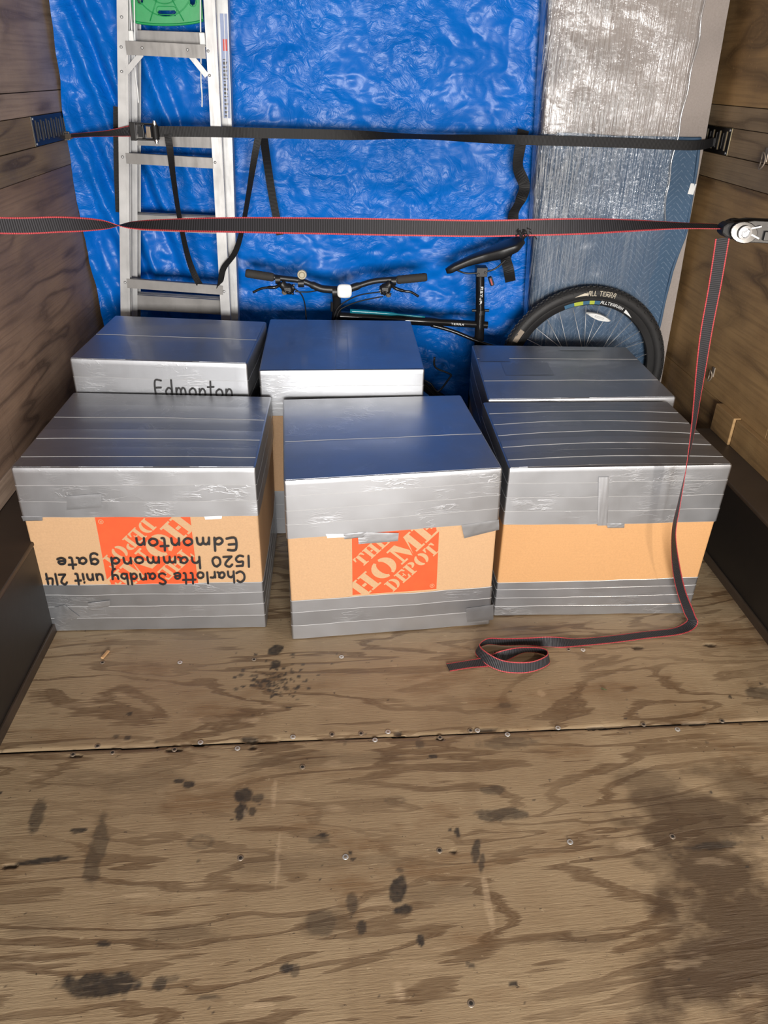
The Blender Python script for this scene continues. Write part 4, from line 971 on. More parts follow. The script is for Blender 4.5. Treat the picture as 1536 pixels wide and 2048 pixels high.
# ------------------------------------------------------------------ bicycle
def bicycle():
    yb = 3.125; P3 = lambda px, py, dy=0: ony(px, py, yb+dy)
    r = empty('bicycle', (.55, yb, 0))
    # rear wheel: the tyre is the part, everything it carries a sub-part
    c = V((1.052, 3.135, .385)); Rt, rt = .342, .0245; mb = MB(); n, m = 120, 16
    ax = V((-.02, 1, .03)).normalized(); ex = V((1, 0, 0)); ex = (ex-ax*ex.dot(ax)).normalized(); ez = ex.cross(ax); ez = ez if ez.z > 0 else -ez
    def wp(rad, th, off): return c+ex*(rad*math.cos(th))+ez*(rad*math.sin(th))+ax*off
    for i in range(n):
        th = 2*pi*i/n
        for k in range(m): ph = 2*pi*k/m; mb.v.append(tuple(wp(Rt+rt*math.cos(ph), th, rt*1.02*math.sin(ph))))
    for i in range(n):
        for k in range(m): mb.face((i*m+k, i*m+(k+1) % m, ((i+1) % n)*m+(k+1) % m, ((i+1) % n)*m+k))
    wh = mb.build('rear_wheel', 'rubber', r, True); wh['label'] = 'rear wheel with black knobbly tyre'
    mb = MB(); nk = 92
    for i in range(nk):
        for row in range(-3, 4):
            th = 2*pi*(i+(.5 if row % 2 else 0))/nk; ph = row*.40; 
            if abs(row) == 3 and i % 2: continue
            cc = wp(Rt+rt*math.cos(ph), th, rt*1.02*math.sin(ph)); nr = (wp(Rt+(rt+.01)*math.cos(ph), th, (rt+.01)*1.02*math.sin(ph))-cc).normalized(); tg = (ex*(-math.sin(th))+ez*math.cos(th)); sd = nr.cross(tg)
            vs = [cc+tg*(a*.0052)+sd*(b_*.0040)+nr*h for h in (-.001, .0026) for a, b_ in ((-1, -1), (1, -1), (1, 1), (-1, 1))]
            mb.add(vs, [(4, 5, 6, 7), (0, 1, 5, 4), (1, 2, 6, 5), (2, 3, 7, 6), (3, 0, 4, 7)])
    o = mb.build('tread_knobs', 'rubber', wh); o['kind'] = 'stuff'
    mb = MB(); prof = [(.322, -.013), (.322, .013), (.316, .013), (.294, .007), (.290, 0), (.294, -.007), (.316, -.013)]
    for i in range(n):
        th = 2*pi*i/n
        for (rd, of) in prof: mb.v.append(tuple(wp(rd, th, of)))
    q = len(prof)
    for i in range(n):
        for k in range(q): mb.face((i*q+k, i*q+(k+1) % q, ((i+1) % n)*q+(k+1) % q, ((i+1) % n)*q+k))
    rim = mb.build('rim', 'blk', wh, True, angle=35)
    mb = MB(); mb.disc(c-ax*.045, ax, .017, .09, 20); mb.disc(c-ax*.03, ax, .028, .004, 24); mb.disc(c+ax*.026, ax, .028, .004, 24); mb.build('hub', 'blk_gloss', wh, True, angle=40)
    sp0 = None
    for k in range(32):
        th = 2*pi*(k+.35)/32; side = -1 if k % 2 else 1; d = (.32 if (k//2) % 2 else -.32)
        mb = MB(); mb.tube([c+(wp(.026, th+d*3.4, side*.028)-c), wp(.292, th, side*.002)], .00125, 6); mb.build('spoke', 'steel', wh, True)
    # white reflector across the spokes
    pr = P3(1195, 632); a = V((pr.x-c.x, 0, pr.z-c.z)); mb = MB(); lx = V((.955, 0, -.295)); lz = V((.295, 0, .955)); nseg = 24
    base = pr+V((0, -.014, 0))
    for dy in (0, -.010):
        for k in range(nseg):
            t = 2*pi*k/nseg; s_ = .86 if dy else 1; mb.v.append(tuple(base+lx*(.058*s_*math.cos(t))+lz*(.0135*s_*math.sin(t)*(1-.25*abs(math.cos(t))))+V((0, dy, 0))))
    for k in range(nseg): mb.face((k, (k+1) % nseg, nseg+(k+1) % nseg, nseg+k))
    mb.face(range(nseg)); mb.face(range(nseg, 2*nseg)); mb.tube([base+lx*-.02+V((0, -.011, 0)), base+lx*.02+V((0, -.011, 0))], .004, 8)
    mb.build('spoke_reflector', 'reflector', wh)['label'] = 'white oval reflector'
    # lettering on tyre and rim
    def arcplace(rad, a0, sg, off):
        return lambda a, b_: (wp(rad+(b_ if sg > 0 else b_), a0-a/rad, -off), -ax)
    th0 = math.radians(92)
    def thof(px, py): p = ony(px, py, c.y); return math.atan2((p-c).dot(ez), (p-c).dot(ex))
    write('ALL TERRA', arcplace(.336, thof(1170, 592), 1, .0252), .019, .118, .0024, 'tyre_lettering', 'ivory', wh, smooth=False, jitter=0, thick=.001)
    write('ALLTERRAIN', arcplace(.302, thof(1198, 600), 1, .0105), .011, .105, .0020, 'rim_lettering', 'white_plastic', wh, smooth=False, jitter=0, thick=.004)
    def arcpatch(pa, pb, r0, r1, off, mat, nm, taper=False):
        ta, tb_ = thof(*pa), thof(*pb); mb = MB(); k_ = 10
        for k in range(k_+1):
            t = ta+(tb_-ta)*k/k_; rr = r0+(r1-r0)*(k/k_ if taper else 1); mb.v += [tuple(wp(r0, t, -off)), tuple(wp(rr, t, -off))]
        for k in range(k_): mb.face((2*k, 2*k+1, 2*k+3, 2*k+2))
        return mb.build(nm, mat, wh, recalc=False)
    arcpatch((1145, 597), (1170, 592), .338, .352, .0262, 'ivory', 'tyre_arrow', True)
    arcpatch((1262, 632), (1246, 620), .298, .312, .0135, 'white_plastic', 'rim_arrow', True)
    for (pa, pb, mt) in (((1125, 608), (1145, 604), 'decal_blue'), ((1145, 604), (1163, 602), 'decal_yellow'), ((1163, 602), (1176, 601), 'decal_blue'), ((1176, 601), (1186, 601), 'decal_yellow'), ((1186, 601), (1197, 602), 'decal_blue')):
        arcpatch(pa, pb, .297, .312, .0140, mt, 'rim_decal')
    arcpatch((1004, 668), (1020, 640), .330, .352, .0258, 'old_steel', 'worn_tyre_mark')
    # frame
    ht, hb = P3(674, 612), P3(668, 700); bb = P3(940, 842); sc = P3(960, 672); tt0, tt1 = P3(684, 632), P3(975, 652)
    mb = MB(); mb.tube([ht, hb], .019, 16); fr = mb.build('head_tube', 'blk_gloss', r, True, angle=50)
    mb = MB(); mb.tube(catmull([P3(680, 632), P3(760, 637), P3(860, 643), P3(975, 650)], 6), [.021]*7+[.019]*6+[.015]*6, 14); mb.build('top_tube', 'blk_gloss', r, True, angle=50)
    mb = MB(); P = catmull([P3(700, 622, -.006), P3(760, 626, -.006), P3(850, 634, -.006)], 8); mb.tube(P, [.009]*6+[.008]*5+[.004]*6, 10); mb.build('paint_flash', 'teal', r, True)['label'] = 'teal painted flash on the top tube'
    mb = MB(); mb.tube([P3(670, 668), P3(760, 715), P3(850, 772), bb], .022, 16); mb.build('down_tube', 'blk_gloss', r, True, angle=50)
    mb = MB(); mb.tube([P3(960, 618), P3(958, 680), bb], .0210, 16); mb.build('seat_tube', 'blk_gloss', r, True, angle=50)
    rear = c
    for dy in (-.034, .034):
        mb = MB(); mb.tube(catmull([P3(862, 650), P3(905, 662, dy*.2), P3(960, 684, dy*.6), P3(1010, 700, dy), rear+V((0, dy*1.4, 0))], 6), .0085, 10); mb.build('seat_stay', 'blk_gloss', r, True)
        mb = MB(); mb.tube([bb+V((0, dy*.7, 0)), bb+V((.1, dy, .01)), rear+V((0, dy*1.4, -.01))], .010, 10); mb.build('chain_stay', 'blk_gloss', r, True)
    mb = MB(); mb.disc(bb-V((0, .036, 0)), (0, 1, 0), .022, .072, 20); mb.build('bottom_bracket', 'blk', r, True, angle=50)
    # chainring with crank and pedal, low behind the boxes
    mb = MB(); cr = bb+V((0, -.048, 0))
    for k in range(48):
        a0 = 2*pi*k/48; mb.v += [tuple(cr+V((math.cos(a0)*q_, 0, math.sin(a0)*q_))) for q_ in (.055, .078 if k % 2 else .074)]+[tuple(cr+V((math.cos(a0)*q_, .003, math.sin(a0)*q_))) for q_ in (.055, .078 if k % 2 else .074)]
    for k in range(48):
        a, b_ = 4*k, 4*((k+1) % 48); mb.face((a, a+1, b_+1, b_)); mb.face((a+2, b_+2, b_+3, a+3)); mb.face((a+1, a+3, b_+3, b_+1)); mb.face((a, b_, b_+2, a+2))
    for k in range(5): t = 2*pi*k/5; mb.tube([cr, cr+V((.058*math.cos(t), 0, .058*math.sin(t)))], .005, 6)
    mb.build('chainring', 'blk', r)
    mb = MB(); mb.tube([cr+V((0, -.008, 0)), cr+V((-.12, -.012, -.12))], .009, 10); mb.build('crank_arm', 'blk', r, True)
    # fork crown and blades (turned, front wheel out)
    for s_ in (-1, 1):
        mb = MB(); mb.tube([hb, hb+V((s_*.045, 0, -.03)), hb+V((s_*.050, -.01, -.30)), V((hb.x+s_*.050, yb-.02, .03))], .013, 12); mb.build('fork_leg', 'blk_gloss', r, True)
    mb = MB(); mb.tube([P3(960, 545), P3(960, 640)], .0185, 16); mb.build('seat_post', 'blk_gloss', r, True, angle=50)
    mb = MB(); mb.disc(P3(960, 628), (0, 0, 1), .021, .018, 20); mb.tube([P3(944, 621, -.005), P3(978, 621, -.005)], .006, 10); mb.build('seat_clamp', 'blk', r, True, angle=50)
    pa, pb_ = P3(961, 572, -.0200), P3(961, 609, -.0200)
    write('LATERAL' if False else 'ALTER', lambda a, b_: (pb_+V((-.004+b_, 0, a)), V((0, -1, 0))), .008, (pa-pb_).length, .0022, 'post_lettering', 'white_plastic', r, smooth=False, jitter=0, thick=.0008)
    tl = P3(902, 649, -.0205)
    write('TERRA', lambda a, b_: (tl+V((a, 0, b_-a*.08)), V((0, -1, 0))), .0065, .055, .0016, 'frame_lettering', 'white_plastic', r, smooth=False, jitter=0, thick=.0012)
    # bottle cage of bent rod
    mb = MB(); mb.tube(catmull([P3(869, 714, -.03), P3(871, 735, -.03), P3(900, 748, -.03), P3(898, 757, -.03), P3(876, 783, -.03), P3(862, 768, -.028), P3(848, 760, -.022)], 4), .0042, 8); mb.build('bottle_cage', 'blk', r, True)
    # saddle
    n0, n1 = P3(893, 545), P3(1046, 483); dv = n1-n0; L_ = dv.length; dn = dv.normalized(); up = V((-dn.z, 0, dn.x)); ss = MB(); ring_n = 20; st = 26
    for i in range(st+1):
        t = i/st; hw = float(np.interp(t, [0, .05, .3, .5, .7, .88, 1], [.008, .020, .026, .036, .060, .070, .045])); up_c = float(np.interp(t, [0, .1, .35, .55, .8, 1], [.004, .012, .016, .014, .012, .008])); dp = float(np.interp(t, [0, .06, .25, .5, .7, .9, 1], [.014, .034, .040, .062, .078, .056, .018]))
        cc = n0+dn*(L_*t)+up*up_c
        for k in range(ring_n):
            a = 2*pi*k/ring_n; yy = math.cos(a); zz = math.sin(a)
            if zz > 0: q_ = V((0, 1, 0))*(hw*yy)+up*(.012*zz)
            else: q_ = V((0, 1, 0))*(hw*yy*(1+.12*zz))+up*(dp*zz*abs(yy)**1.2-.002*abs(zz))
            ss.v.append(tuple(cc+q_))
    for i in range(st):
        for k in range(ring_n): ss.face((i*ring_n+k, i*ring_n+(k+1) % ring_n, (i+1)*ring_n+(k+1) % ring_n, (i+1)*ring_n+k))
    ss.face(range(ring_n)); ss.face(range(st*ring_n, (st+1)*ring_n)); sd = ss.build('saddle', 'blk', r, True)
    for dy in (-.022, .022):
        mb = MB(); mb.tube(catmull([P3(913, 540, dy*.4), P3(938, 547, dy), P3(985, 540, dy), P3(1012, 519, dy*1.3)], 6), .0035, 8); mb.build('saddle_rail', 'steel' if False else 'blk', sd, True)
    mb = MB(); q_ = P3(962, 544); mb.box((q_.x-.022, q_.y-.026, q_.z-.014), (q_.x+.022, q_.y+.026, q_.z+.022)); mb.disc(q_+V((-.014, -.026, -.002)), (0, -1, 0), .005, .004, 10); mb.disc(q_+V((.012, -.026, .004)), (0, -1, 0), .005, .004, 10); mb.build('saddle_clamp', 'blk', sd, bevel=.004)
    mb = MB(); q_ = P3(982, 562, -.010); mb.box((-.008, -.012, -.018), (.008, .012, .018), 0, Matrix.Translation(q_) @ Matrix.Rotation(-.4, 4, 'Y')); rl = mb.build('tail_reflector', 'blk', r, bevel=.003)
    mb = MB(); mb.box((-.003, -.0135, -.014), (.001, -.012, .014), 0, Matrix.Translation(q_) @ Matrix.Rotation(-.4, 4, 'Y')); mb.build('lens', 'red', rl)
    # handlebar
    hbp = [P3(492, 546, -.05), P3(560, 556, -.05), P3(600, 561, -.05), P3(625, 570, -.05), P3(648, 578, -.05), P3(690, 579, -.05), P3(715, 572, -.05), P3(750, 562, -.05), P3(800, 558, -.05), P3(853, 555, -.05)]
    mb = MB(); mb.tube(catmull(hbp, 5), [.0112]*15+[.0150]*16+[.0112]*15, 14); hb_ = mb.build('handlebar', 'blk', r, True)
    for (p, q) in (((491, 546), (548, 555)), ((793, 560), (854, 554))):
        a, b_ = P3(*p, -.05), P3(*q, -.05); mb = MB(); dd = (b_-a); N_ = 18; pts = [a+dd*k/N_ for k in range(N_+1)]; mb.tube(pts, [.0135]+[.0162+(.0007 if k % 2 else 0) for k in range(N_-1)]+[.0135], 18); mb.build('grip', 'grip', r, True)
    # stem
    s0 = P3(672, 583, -.05); mb = MB(); mb.tube([s0+V((-.014, 0, 0)), s0+V((.016, 0, 0))], .021, 18); mb.tube([s0, P3(674, 606, -.01), P3(674, 618)], .017, 14); mb.tube([P3(664, 604, -.012), P3(664, 622, -.004)], .006, 8); mb.disc(P3(682, 590, -.062), (0, -1, 0), .004, .004, 8); mb.build('stem', 'blk', r, True, angle=50)
    # front reflector, white rounded square
    q_ = P3(689, 582, -.078); mb = MB(); N_ = 32
    for (dy, s_) in ((.006, 1), (-.003, 1), (-.006, .88)):
        for k in range(N_):
            t = 2*pi*k/N_; e_ = .55; mb.v.append(tuple(q_+V((.0285*s_*abs(math.cos(t))**e_*(1 if math.cos(t) > 0 else -1), dy, .0265*s_*abs(math.sin(t))**e_*(1 if math.sin(t) > 0 else -1)))))
    for l in range(2):
        for k in range(N_): mb.face((l*N_+k, l*N_+(k+1) % N_, (l+1)*N_+(k+1) % N_, (l+1)*N_+k))
    mb.face(range(2*N_, 3*N_)); mb.face(range(N_)); rf = mb.build('front_reflector', 'reflector', r, True, angle=40); rf['label'] = 'white rounded square reflector at the handlebar centre'
    mb = MB()
    for i in range(-3, 4): mb.box((q_.x+i*.0062-.0006, q_.y-.0068, q_.z-.018), (q_.x+i*.0062+.0006, q_.y-.0058, q_.z+.018))
    mb.build('reflector_rib', 'white_plastic', rf)
    # bell
    q_ = P3(604, 549, -.085); mb = MB(); mb.disc(q_, (0, -1, 0), .019, .008, 24, 0, .017); mb.disc(q_+V((0, -.008, 0)), (0, -1, 0), .013, .004, 24, 0, .009); bl_ = mb.build('bell', 'bell', r, True, angle=35); bl_['label'] = 'small yellowed round bell'
    mb = MB(); mb.tube([P3(596, 566, -.05), P3(608, 566, -.05)], .017, 14); mb.box((q_.x-.006, q_.y, q_.z-.015), (q_.x+.006, q_.y+.03, q_.z+.005)); mb.build('bell_clamp', 'blk', bl_, True, angle=40)
    # brake levers, shifters
    for (cl, body, lev, ind) in (((556, 559), [(562, 566), (575, 578), (588, 574)], [(552, 574), (535, 575), (520, 578), (506, 585)], (569, 585)), ((787, 562), [(782, 566), (770, 578), (760, 584)], [(790, 576), (808, 582), (822, 584), (837, 593)], (777, 590))):
        mb = MB(); a = P3(cl[0]-5, cl[1], -.05); b_ = P3(cl[0]+5, cl[1], -.05); mb.tube([a, b_], .0175, 14); bd = catmull([P3(*q, -.065) for q in body], 4); mb.tube(bd, [.016]*3+[.022]*4+[.013]*2, 12)
        mb.box(tuple(P3(*body[1], -.085)-V((.012, .006, .010))), tuple(P3(*body[1], -.085)+V((.012, .006, .006)))); bk = mb.build('brake_shifter', 'blk', r, True, angle=45)
        mb = MB(); mb.tube(catmull([P3(*body[0], -.075)]+[P3(*q, -.09) for q in lev], 5), [.0065]*10+[.005]*11, 8); mb.build('brake_lever', 'blk_gloss', bk, True)
        mb = MB(); mb.disc(P3(*ind, -.085), (0, -.8, -.3), .011, .005, 16, 0, .008); mb.build('gear_indicator', 'old_steel', bk, True, angle=40)
        mb = MB(); mb.disc(P3(body[2][0], body[2][1]-4, -.088), (0, -1, 0), .0045, .004, 12, 0, .003); mb.build('bolt', 'chrome', bk, True)
        for k in range(3):
            q0 = P3(body[1][0]-8+k*7, body[1][1]+3+k*2, -.088); mb = MB(); mb.tube([q0, q0+V((.012, -.004, -.006))], .0042, 8); mb.build('shift_paddle', 'blk', bk, True)
    for path in ([(590, 578, -.07), (602, 588, -.06), (609, 605, -.05), (612, 632, -.03), (614, 660, -.02)], [(590, 583, -.07), (615, 584, -.06), (640, 580, -.04)], [(760, 584, -.07), (720, 590, -.05), (690, 604, -.035), (672, 622, -.03), (664, 660, -.02)], [(766, 593, -.07), (725, 601, -.05), (693, 612, -.035), (676, 626, -.03), (668, 665, -.02)]):
        mb = MB(); mb.tube(catmull([P3(*q) for q in path], 7), .0027, 8); mb.build('brake_cable', 'blk', r, True)
    under(r); tag(r, 'black mountain bicycle with teal accent standing against the blue tarp', 'bicycle')
bicycle()

# ------------------------------------------------------------------ black tie-down strap across ladder and panel
UP = V((0, 0, 1))
def black_strap():
    P = [(V((XL+.012, 3.285, 1.262)), (0, .3, 1)), (ony(180, 269, 3.18), (0, 0, 1)), (ony(215, 267, 3.10), (0, -.5, 1)), (ony(262, 262, 3.052), (0, 0, 1))]
    r = empty('ratchet_strap', P[2][0])
    rb_ = ribbon([p for p, _ in P], [d for _, d in P], .036, 12, widths=[.014, .016, .022, .036]); rb_.build('short_webbing', 'strap_dullred', r)['label'] = 'short frayed end with dull red edges'
    Q = [(ony(300, 264, 3.050), (0, 0, 1)), (ony(330, 263, 3.052), (0, 0, 1)), (ony(430, 264, 3.056), (0, 0, 1)), (ony(520, 266, 3.10), (0, 0, 1)), (ony(700, 270, 3.13), (0, -.2, 1)), (ony(830, 273, 3.145), (0, -1.6, 1)), (ony(950, 277, 3.15), (0, -.7, 1)),
         (ony(1085, 281, 3.155), (0, 0, 1)), (ony(1250, 286, 3.155), (0, 0, 1)), (ony(1385, 291, 3.158), (0, 0, 1)), (V((XR-.012, 3.20, 1.288)), (0, 0, 1))]
    ribbon([p for p, _ in Q], [d for _, d in Q], .034, 10).build('long_webbing', 'strap_black', r)
    T = [(ony(335, 268, 3.050), (1, 0, 0)), (ony(340, 300, 3.046), (1, .6, .1)), (ony(346, 350, 3.05), (1, 1.3, 0)), (ony(358, 430, 3.06), (1, 1.8, 0)), (ony(375, 510, 3.065), (1, 1.2, 0)), (ony(392, 556, 3.075), (1, .6, .3)), (ony(408, 578, 3.10), (.3, .3, 1)), (ony(428, 580, 3.11), (0, .2, 1)), (ony(440, 566, 3.075), (1, .5, .6)), (ony(447, 537, 3.058), (1, .4, .3)), (ony(470, 505, 3.062), (1, .6, .5)),
         (ony(484, 460, 3.075), (1, 1.2, .2)), (ony(496, 395, 3.09), (1, 1.2, 0)), (ony(508, 320, 3.10), (1, .5, 0)), (ony(517, 272, 3.105), (1, 0, 0))]
    ribbon([p for p, _ in T], [d for _, d in T], .025, 8).build('loose_tail', 'strap_black', r)
    # ratchet buckle
    c0, c1 = ony(262, 262, 3.045), ony(318, 264, 3.045); ex = (c1-c0).normalized(); Ln = (c1-c0).length; ez = V((0, 0, 1)); f = V((0, -1, 0))
    def pt(a, b_, h): return c0+ex*(a*Ln)+ez*b_+f*h
    body = MB()
    for s_ in (-1, 1):
        body.beam(pt(.0, s_*.026, .006), pt(.85, s_*.026, .006), f, .020, .004); body.beam(pt(.4, s_*.022, .016), pt(1.02, s_*.022, .014), f, .018, .003)
    for a, rr in ((.04, .006), (.45, .005)): body.tube([pt(a, -.028, .006), pt(a, .028, .006)], rr, 10)
    k_ = body.build('buckle_frame', 'blk', r, bevel=.0015)
    mb = MB(); mb.beam(pt(.0, 0, .018), pt(.22, 0, .020), ez, .058, .006); mb.beam(pt(.22, -.024, .018), pt(.55, -.024, .018), ez, .006, .006); mb.beam(pt(.22, .024, .018), pt(.55, .024, .018), ez, .006, .006); mb.build('handle', 'blk', r, bevel=.002)
    mb = MB(); mb.beam(pt(.28, 0, .014), pt(.46, 0, .014), ez, .034, .002); mb.build('inner_webbing', 'strap_black', r)
    mb = MB(); mb.beam(pt(.58, 0, .018), pt(.74, 0, .020), ez, .036, .003); mb.build('release_plate', 'old_steel', r, bevel=.001)
    mb = MB(); mb.tube([pt(.90, -.031, .012), pt(.90, .031, .012)], .0085, 14); mb.disc(pt(.90, .031, .012), ez, .006, .005, 10); mb.disc(pt(.90, -.036, .012), ez, .006, .005, 10); mb.build('spool', 'chrome', r, True, angle=40)
    mb = MB(); mb.tube([pt(.90, -.020, .014), pt(.90, .020, .014)], .0125, 14); mb.build('wound_webbing', 'strap_black', r, True, angle=40)
    mb = MB(); mb.beam(V((XL+.004, 3.285, 1.262)), V((XL+.03, 3.27, 1.262)), ez, .018, .010); mb.tube([V((XL-.001, 3.282, 1.275)), V((XL+.018, 3.282, 1.275)), V((XL+.018, 3.282, 1.250)), V((XL-.001, 3.282, 1.250))], .0035, 8); mb.build('left_hook', 'old_steel', r)
    mb = MB(); e_ = V((XR, 3.205, 1.288)); mb.beam(e_+V((-.022, 0, 0)), e_+V((.0, 0, 0)), ez, .030, .008); mb.build('right_hook', 'blk', r, bevel=.002)
    under(r); tag(r, 'black ratchet strap stretched across the ladder and wrapped panel, hooked to rails', 'strap')
black_strap()
def strip_thing(pts, wd, wdirs, label, widths=None):
    rb_ = ribbon(pts, wdirs, wd, 8, widths=widths); o = rb_.build('webbing_strip', 'strap_black'); tag(o, label, 'strap'); return o
strip_thing([ony(527, 272, 3.125), ony(535, 330, 3.20), ony(546, 400, 3.235), ony(560, 470, 3.255)], .030, [(1, 0, 0)]*4, 'straight black webbing end hanging down the tarp right of the ladder')
strip_thing([ony(236, 214, 3.24), ony(236, 280, 3.245), ony(237, 350, 3.245), ony(240, 425, 3.25)], .034, [(1, 0, 0)]*4, 'black webbing strip behind the left ladder rail')
CP = [(1047, 260), (1040, 295), (1036, 335), (1049, 372), (1040, 402), (1027, 428), (1029, 452), (1041, 470), (1033, 492), (1012, 512), (1017, 538), (1021, 563)]
CD = [(1, 0, 0), (1, .1, 0), (1, .3, .1), (1, 0, -.1), (1, .3, .3), (1, .2, 0), (1, 0, -.2), (1, .4, -.3), (1, .2, .5), (1, 0, .4), (1, 0, 0), (1, 0, 0)]
strip_thing([ony(*q, 3.262-.03*math.sin(k*1.1)**2-(.035 if 7 <= k else 0)) for k, q in enumerate(CP)], .044, CD, 'wavy black webbing strip hanging behind the bicycle saddle')

# ------------------------------------------------------------------ near strap: black with red edges, ratchet, tail on the floor
def red_strap():
    Y = 1.80; r = empty('cargo_strap', ony(768, 455, Y))
    data = [(-60, 452, 0.2), (0, 451, .15), (120, 449, .3), (200, 449, 1.0), (262, 450, 4.5), (330, 450, 1.6), (480, 450, .75), (640, 452, .45), (820, 455, .18), (960, 457, .02), (1060, 455, .15), (1160, 453, .5), (1260, 451, 1.4), (1350, 451, 4), (1440, 453, 9)]
    P = [ony(x, y, Y) for x, y, _ in data]; P[0] = V((XL+.012, Y, P[1].z+.01))
    mb = MB(); e_ = P[0]; mb.beam(e_+V((-.012, 0, 0)), e_+V((.022, 0, 0)), (0, 0, 1), .034, .008); mb.build('wall_hook', 'old_steel', r, bevel=.002)
    D = [V((0, (1 if x < 262 else -1)*k, 1)).normalized() for x, y, k in data]; D = [V((0, math.sin(a), math.cos(a))) for a in [(math.atan(k) if x >= 262 else pi-math.atan(k)) for x, y, k in data]]
    ribbon(P, D, .0365, 16).build('taut_webbing', 'strap', r)
    # frayed nick
    mb = MB(); q = ony(1052, 462, Y-.002)
    for k in range(26):
        a = q+V((random.uniform(-.022, .018), random.uniform(-.001, .001), random.uniform(-.008, .004))); mb.tube([a, a+V((random.uniform(-.010, .010), -.004, random.uniform(-.012, .006)))], .0012, 5)
    mb.build('frayed_threads', 'strap_black', r)
    T = [((1445, 476), 1.795, (1, 0, .12)), ((1438, 520), 1.80, (1, .05, .12)), ((1428, 580), 1.805, (1, .1, .12)), ((1413, 660), 1.81, (1, .15, .10)), ((1403, 730), 1.815, (1, .35, .10)), ((1394, 800), 1.82, (1, .75, .1)), ((1386, 860), 1.825, (1, 1.1, .1)), ((1372, 940), 1.83, (1, 2.0, 0)), ((1358, 1010), 1.83, (.6, 2.4, 0)), ((1348, 1065), 1.83, (.05, 1, 0)),
         ((1352, 1130), 1.835, (-.5, 1, .1)), ((1362, 1180), 1.845, (-.8, .8, .15)), ((1378, 1225), 1.86, (-1, .55, .2))]
    pts = [ony(*q, y) for q, y, _ in T]; dr = [d for _, _, d in T]
    fl = [((1384, 1246), .012, (-.5, .9, .3)), ((1355, 1262), .006, (.1, 1, 0)), ((1290, 1270), .004, (.15, 1, 0)), ((1220, 1279), .004, (.12, 1, 0)), ((1150, 1285), .005, (.1, 1, .1)), ((1095, 1284), .012, (.0, .5, 1)), ((1060, 1283), .017, (0, -.1, 1)), ((1010, 1284), .018, (0, -.2, 1)), ((975, 1283), .018, (0, -.3, 1)), ((955, 1297), .018, (.3, -.2, 1)),
          ((975, 1318), .019, (.2, .5, 1)), ((1010, 1333), .018, (0, .5, 1)), ((1060, 1334), .018, (0, .3, 1)), ((1096, 1319), .018, (-.3, .1, 1)), ((1088, 1303), .018, (-.2, -.3, 1)), ((1050, 1300), .018, (0, -.4, 1)), ((1010, 1311), .016, (0, .6, 1)), ((975, 1323), .006, (0, 1, .3)), ((940, 1328), .003, (.15, 1, 0)), ((896, 1335), .003, (.15, 1, 0))]
    for (q, z, d) in fl: pts.append(onz(q[0], q[1], z)); dr.append(d)
    # unwind sign flips of the width direction
    out = [V(dr[0])]
    for d in dr[1:]:
        d = V(d); out.append(d.normalized() if d.normalized().dot(out[-1].normalized()) > -.2 else -d.normalized())
    ribbon(pts, [o.normalized() for o in out], .0335, 9).build('loose_tail', 'strap', r)
    # ratchet seen from the side
    yr = Y-.015; pt = lambda px, py, dy=0: ony(px, py, yr+dy); 
    def plate(pl, y0, y1, nm, mat, bev=.0015):
        mb = MB(); n = len(pl)
        for yy in (y0, y1): mb.v += [tuple(pt(px, py)+V((0, yy, 0))) for px, py in pl]
        mb.face(range(n)); mb.face(range(n, 2*n))
        for k in range(n): mb.face((k, (k+1) % n, n+(k+1) % n, n+k))
        return mb.build(nm, mat, r, bevel=bev)
    circ = [(1478+27*math.cos(a), 461+22*math.sin(a)) for a in [2*pi*k/20 for k in range(20)]]
    body = [(1470, 442), (1500, 438), (1545, 440), (1620, 440), (1620, 484), (1545, 485), (1520, 483), (1500, 482), (1470, 482)]
    plate(body, -.022, -.018, 'side_plate', 'blk'); plate(body, .018, .022, 'side_plate', 'blk')
    plate(circ, -.026, -.022, 'end_disc', 'blk_gloss'); plate(circ, .022, .026, 'end_disc', 'blk_gloss')
    plate([(1441, 450), (1450, 444), (1462, 442), (1472, 444), (1472, 474), (1460, 476), (1445, 472), (1438, 465)], -.017, .017, 'wound_webbing', 'strap_black', .004)
    mb = MB(); c = pt(1478, 461); N_ = 28
    for (rr, yy) in ((.0150, -.026), (.0150, -.031), (.0110, -.0325), (.0100, -.028)):
        for k in range(N_): a = 2*pi*k/N_; mb.v.append(tuple(c+V((rr*math.cos(a), yy, rr*math.sin(a)))))
    for l in range(3):
        for k in range(N_): mb.face((l*N_+k, l*N_+(k+1) % N_, (l+1)*N_+(k+1) % N_, (l+1)*N_+k))
    mb.face(range(3*N_, 4*N_)); mb.build('hub_ring', 'steel', r, True, angle=40)['label'] = 'zinc ring at the spool end'
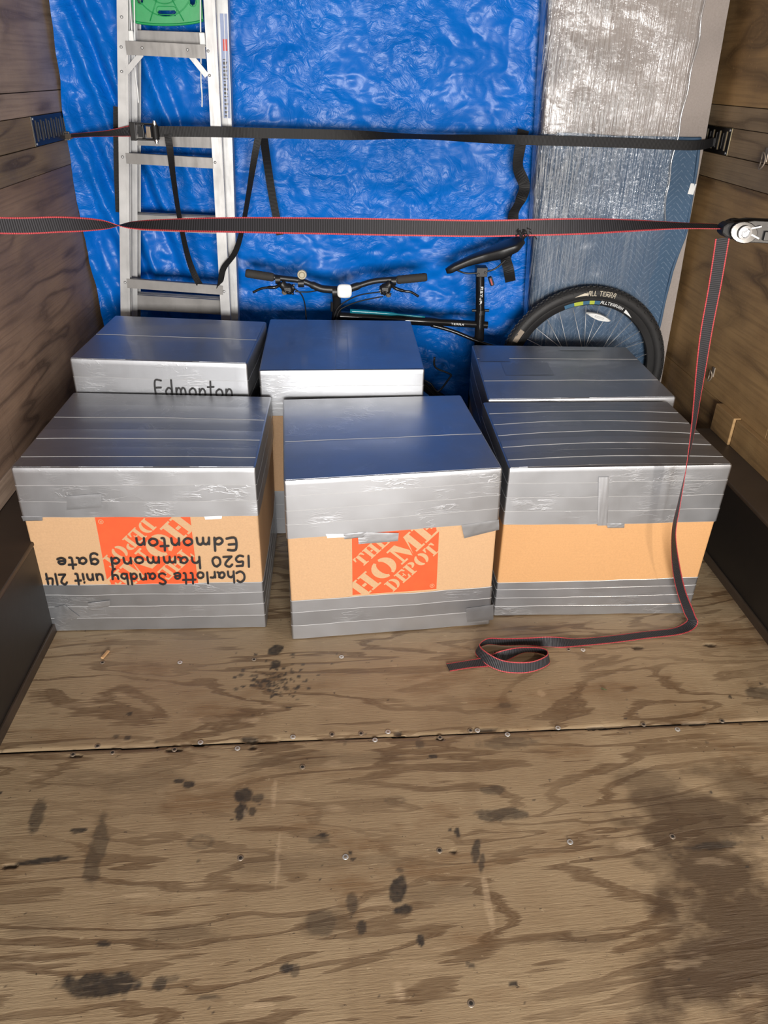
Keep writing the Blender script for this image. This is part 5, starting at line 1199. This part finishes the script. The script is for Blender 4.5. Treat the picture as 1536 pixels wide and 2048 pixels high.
    mb = MB(); mb.beam(c+V((-.006, -.031, -.007)), c+V((.007, -.031, .006)), (0, -1, 0), .006, .006); mb.beam(c+V((-.007, -.030, .002)), c+V((.002, -.030, -.009)), (0, -1, 0), .006, .005); mb.build('split_mandrel', 'chrome', r, bevel=.001)
    mb = MB(); mb.disc(c+V((.002, -.022, .002)), (0, 1, 0), .010, .044, 16); mb.build('spool', 'steel', r, True, angle=40)
    for (p, q) in (((1492, 453), (1512, 449)), ((1492, 465), (1507, 473))):
        mb = MB(); mb.beam(pt(*p)+V((0, -.025, 0)), pt(*q)+V((0, -.025, 0)), (0, -1, 0), .003, .003); mb.build('pawl_spring', 'steel', r)
    mb = MB(); mb.beam(pt(1517, 468)+V((0, -.026, 0)), pt(1536, 468)+V((0, -.026, 0)), (0, 0, 1), .020, .006); mb.build('pawl', 'blk', r, bevel=.001)
    mb = MB(); mb.disc(pt(1531, 449)+V((0, -.022, 0)), (0, -1, 0), .005, .004, 12, 0, .003); mb.build('pin', 'chrome', r, True)
    # webbing from the ratchet back to the right wall rail, out of view
    a = pt(1615, 462); ribbon([a, a.lerp(V((XR-.01, 1.80, 1.27)), .5), V((XR-.01, 1.80, 1.27))], [UP]*3, .035, 6).build('anchor_webbing', 'strap', r)
    under(r); tag(r, 'black cargo strap with red edges, ratchet at right and tail curled on floor', 'strap')
red_strap()

# ------------------------------------------------------------------ small litter
p = onz(211, 1311, .0); mb = MB(); R_ = Matrix.Translation(p+V((0, 0, .004))) @ Matrix.Rotation(math.radians(72), 4, 'Z')
mb.box((-.017, -.004, -.003), (.017, .004, .003), 0, R_); o = mb.build('wood_chip', 'chip', bevel=.001); tag(o, 'small pale wood splinter on the floor by the front left box', 'splinter')
p = onz(1207, 1380, .0); mb = MB(); mb.tube([p+V((-.006, .004, .003)), p+V((0, 0, .004)), p+V((.008, -.004, .003))], .0012, 6); o = mb.build('grass_blade', simple('dry_green', (.05, .07, .02), .6)); tag(o, 'tiny green blade of grass on the plywood floor', 'grass')
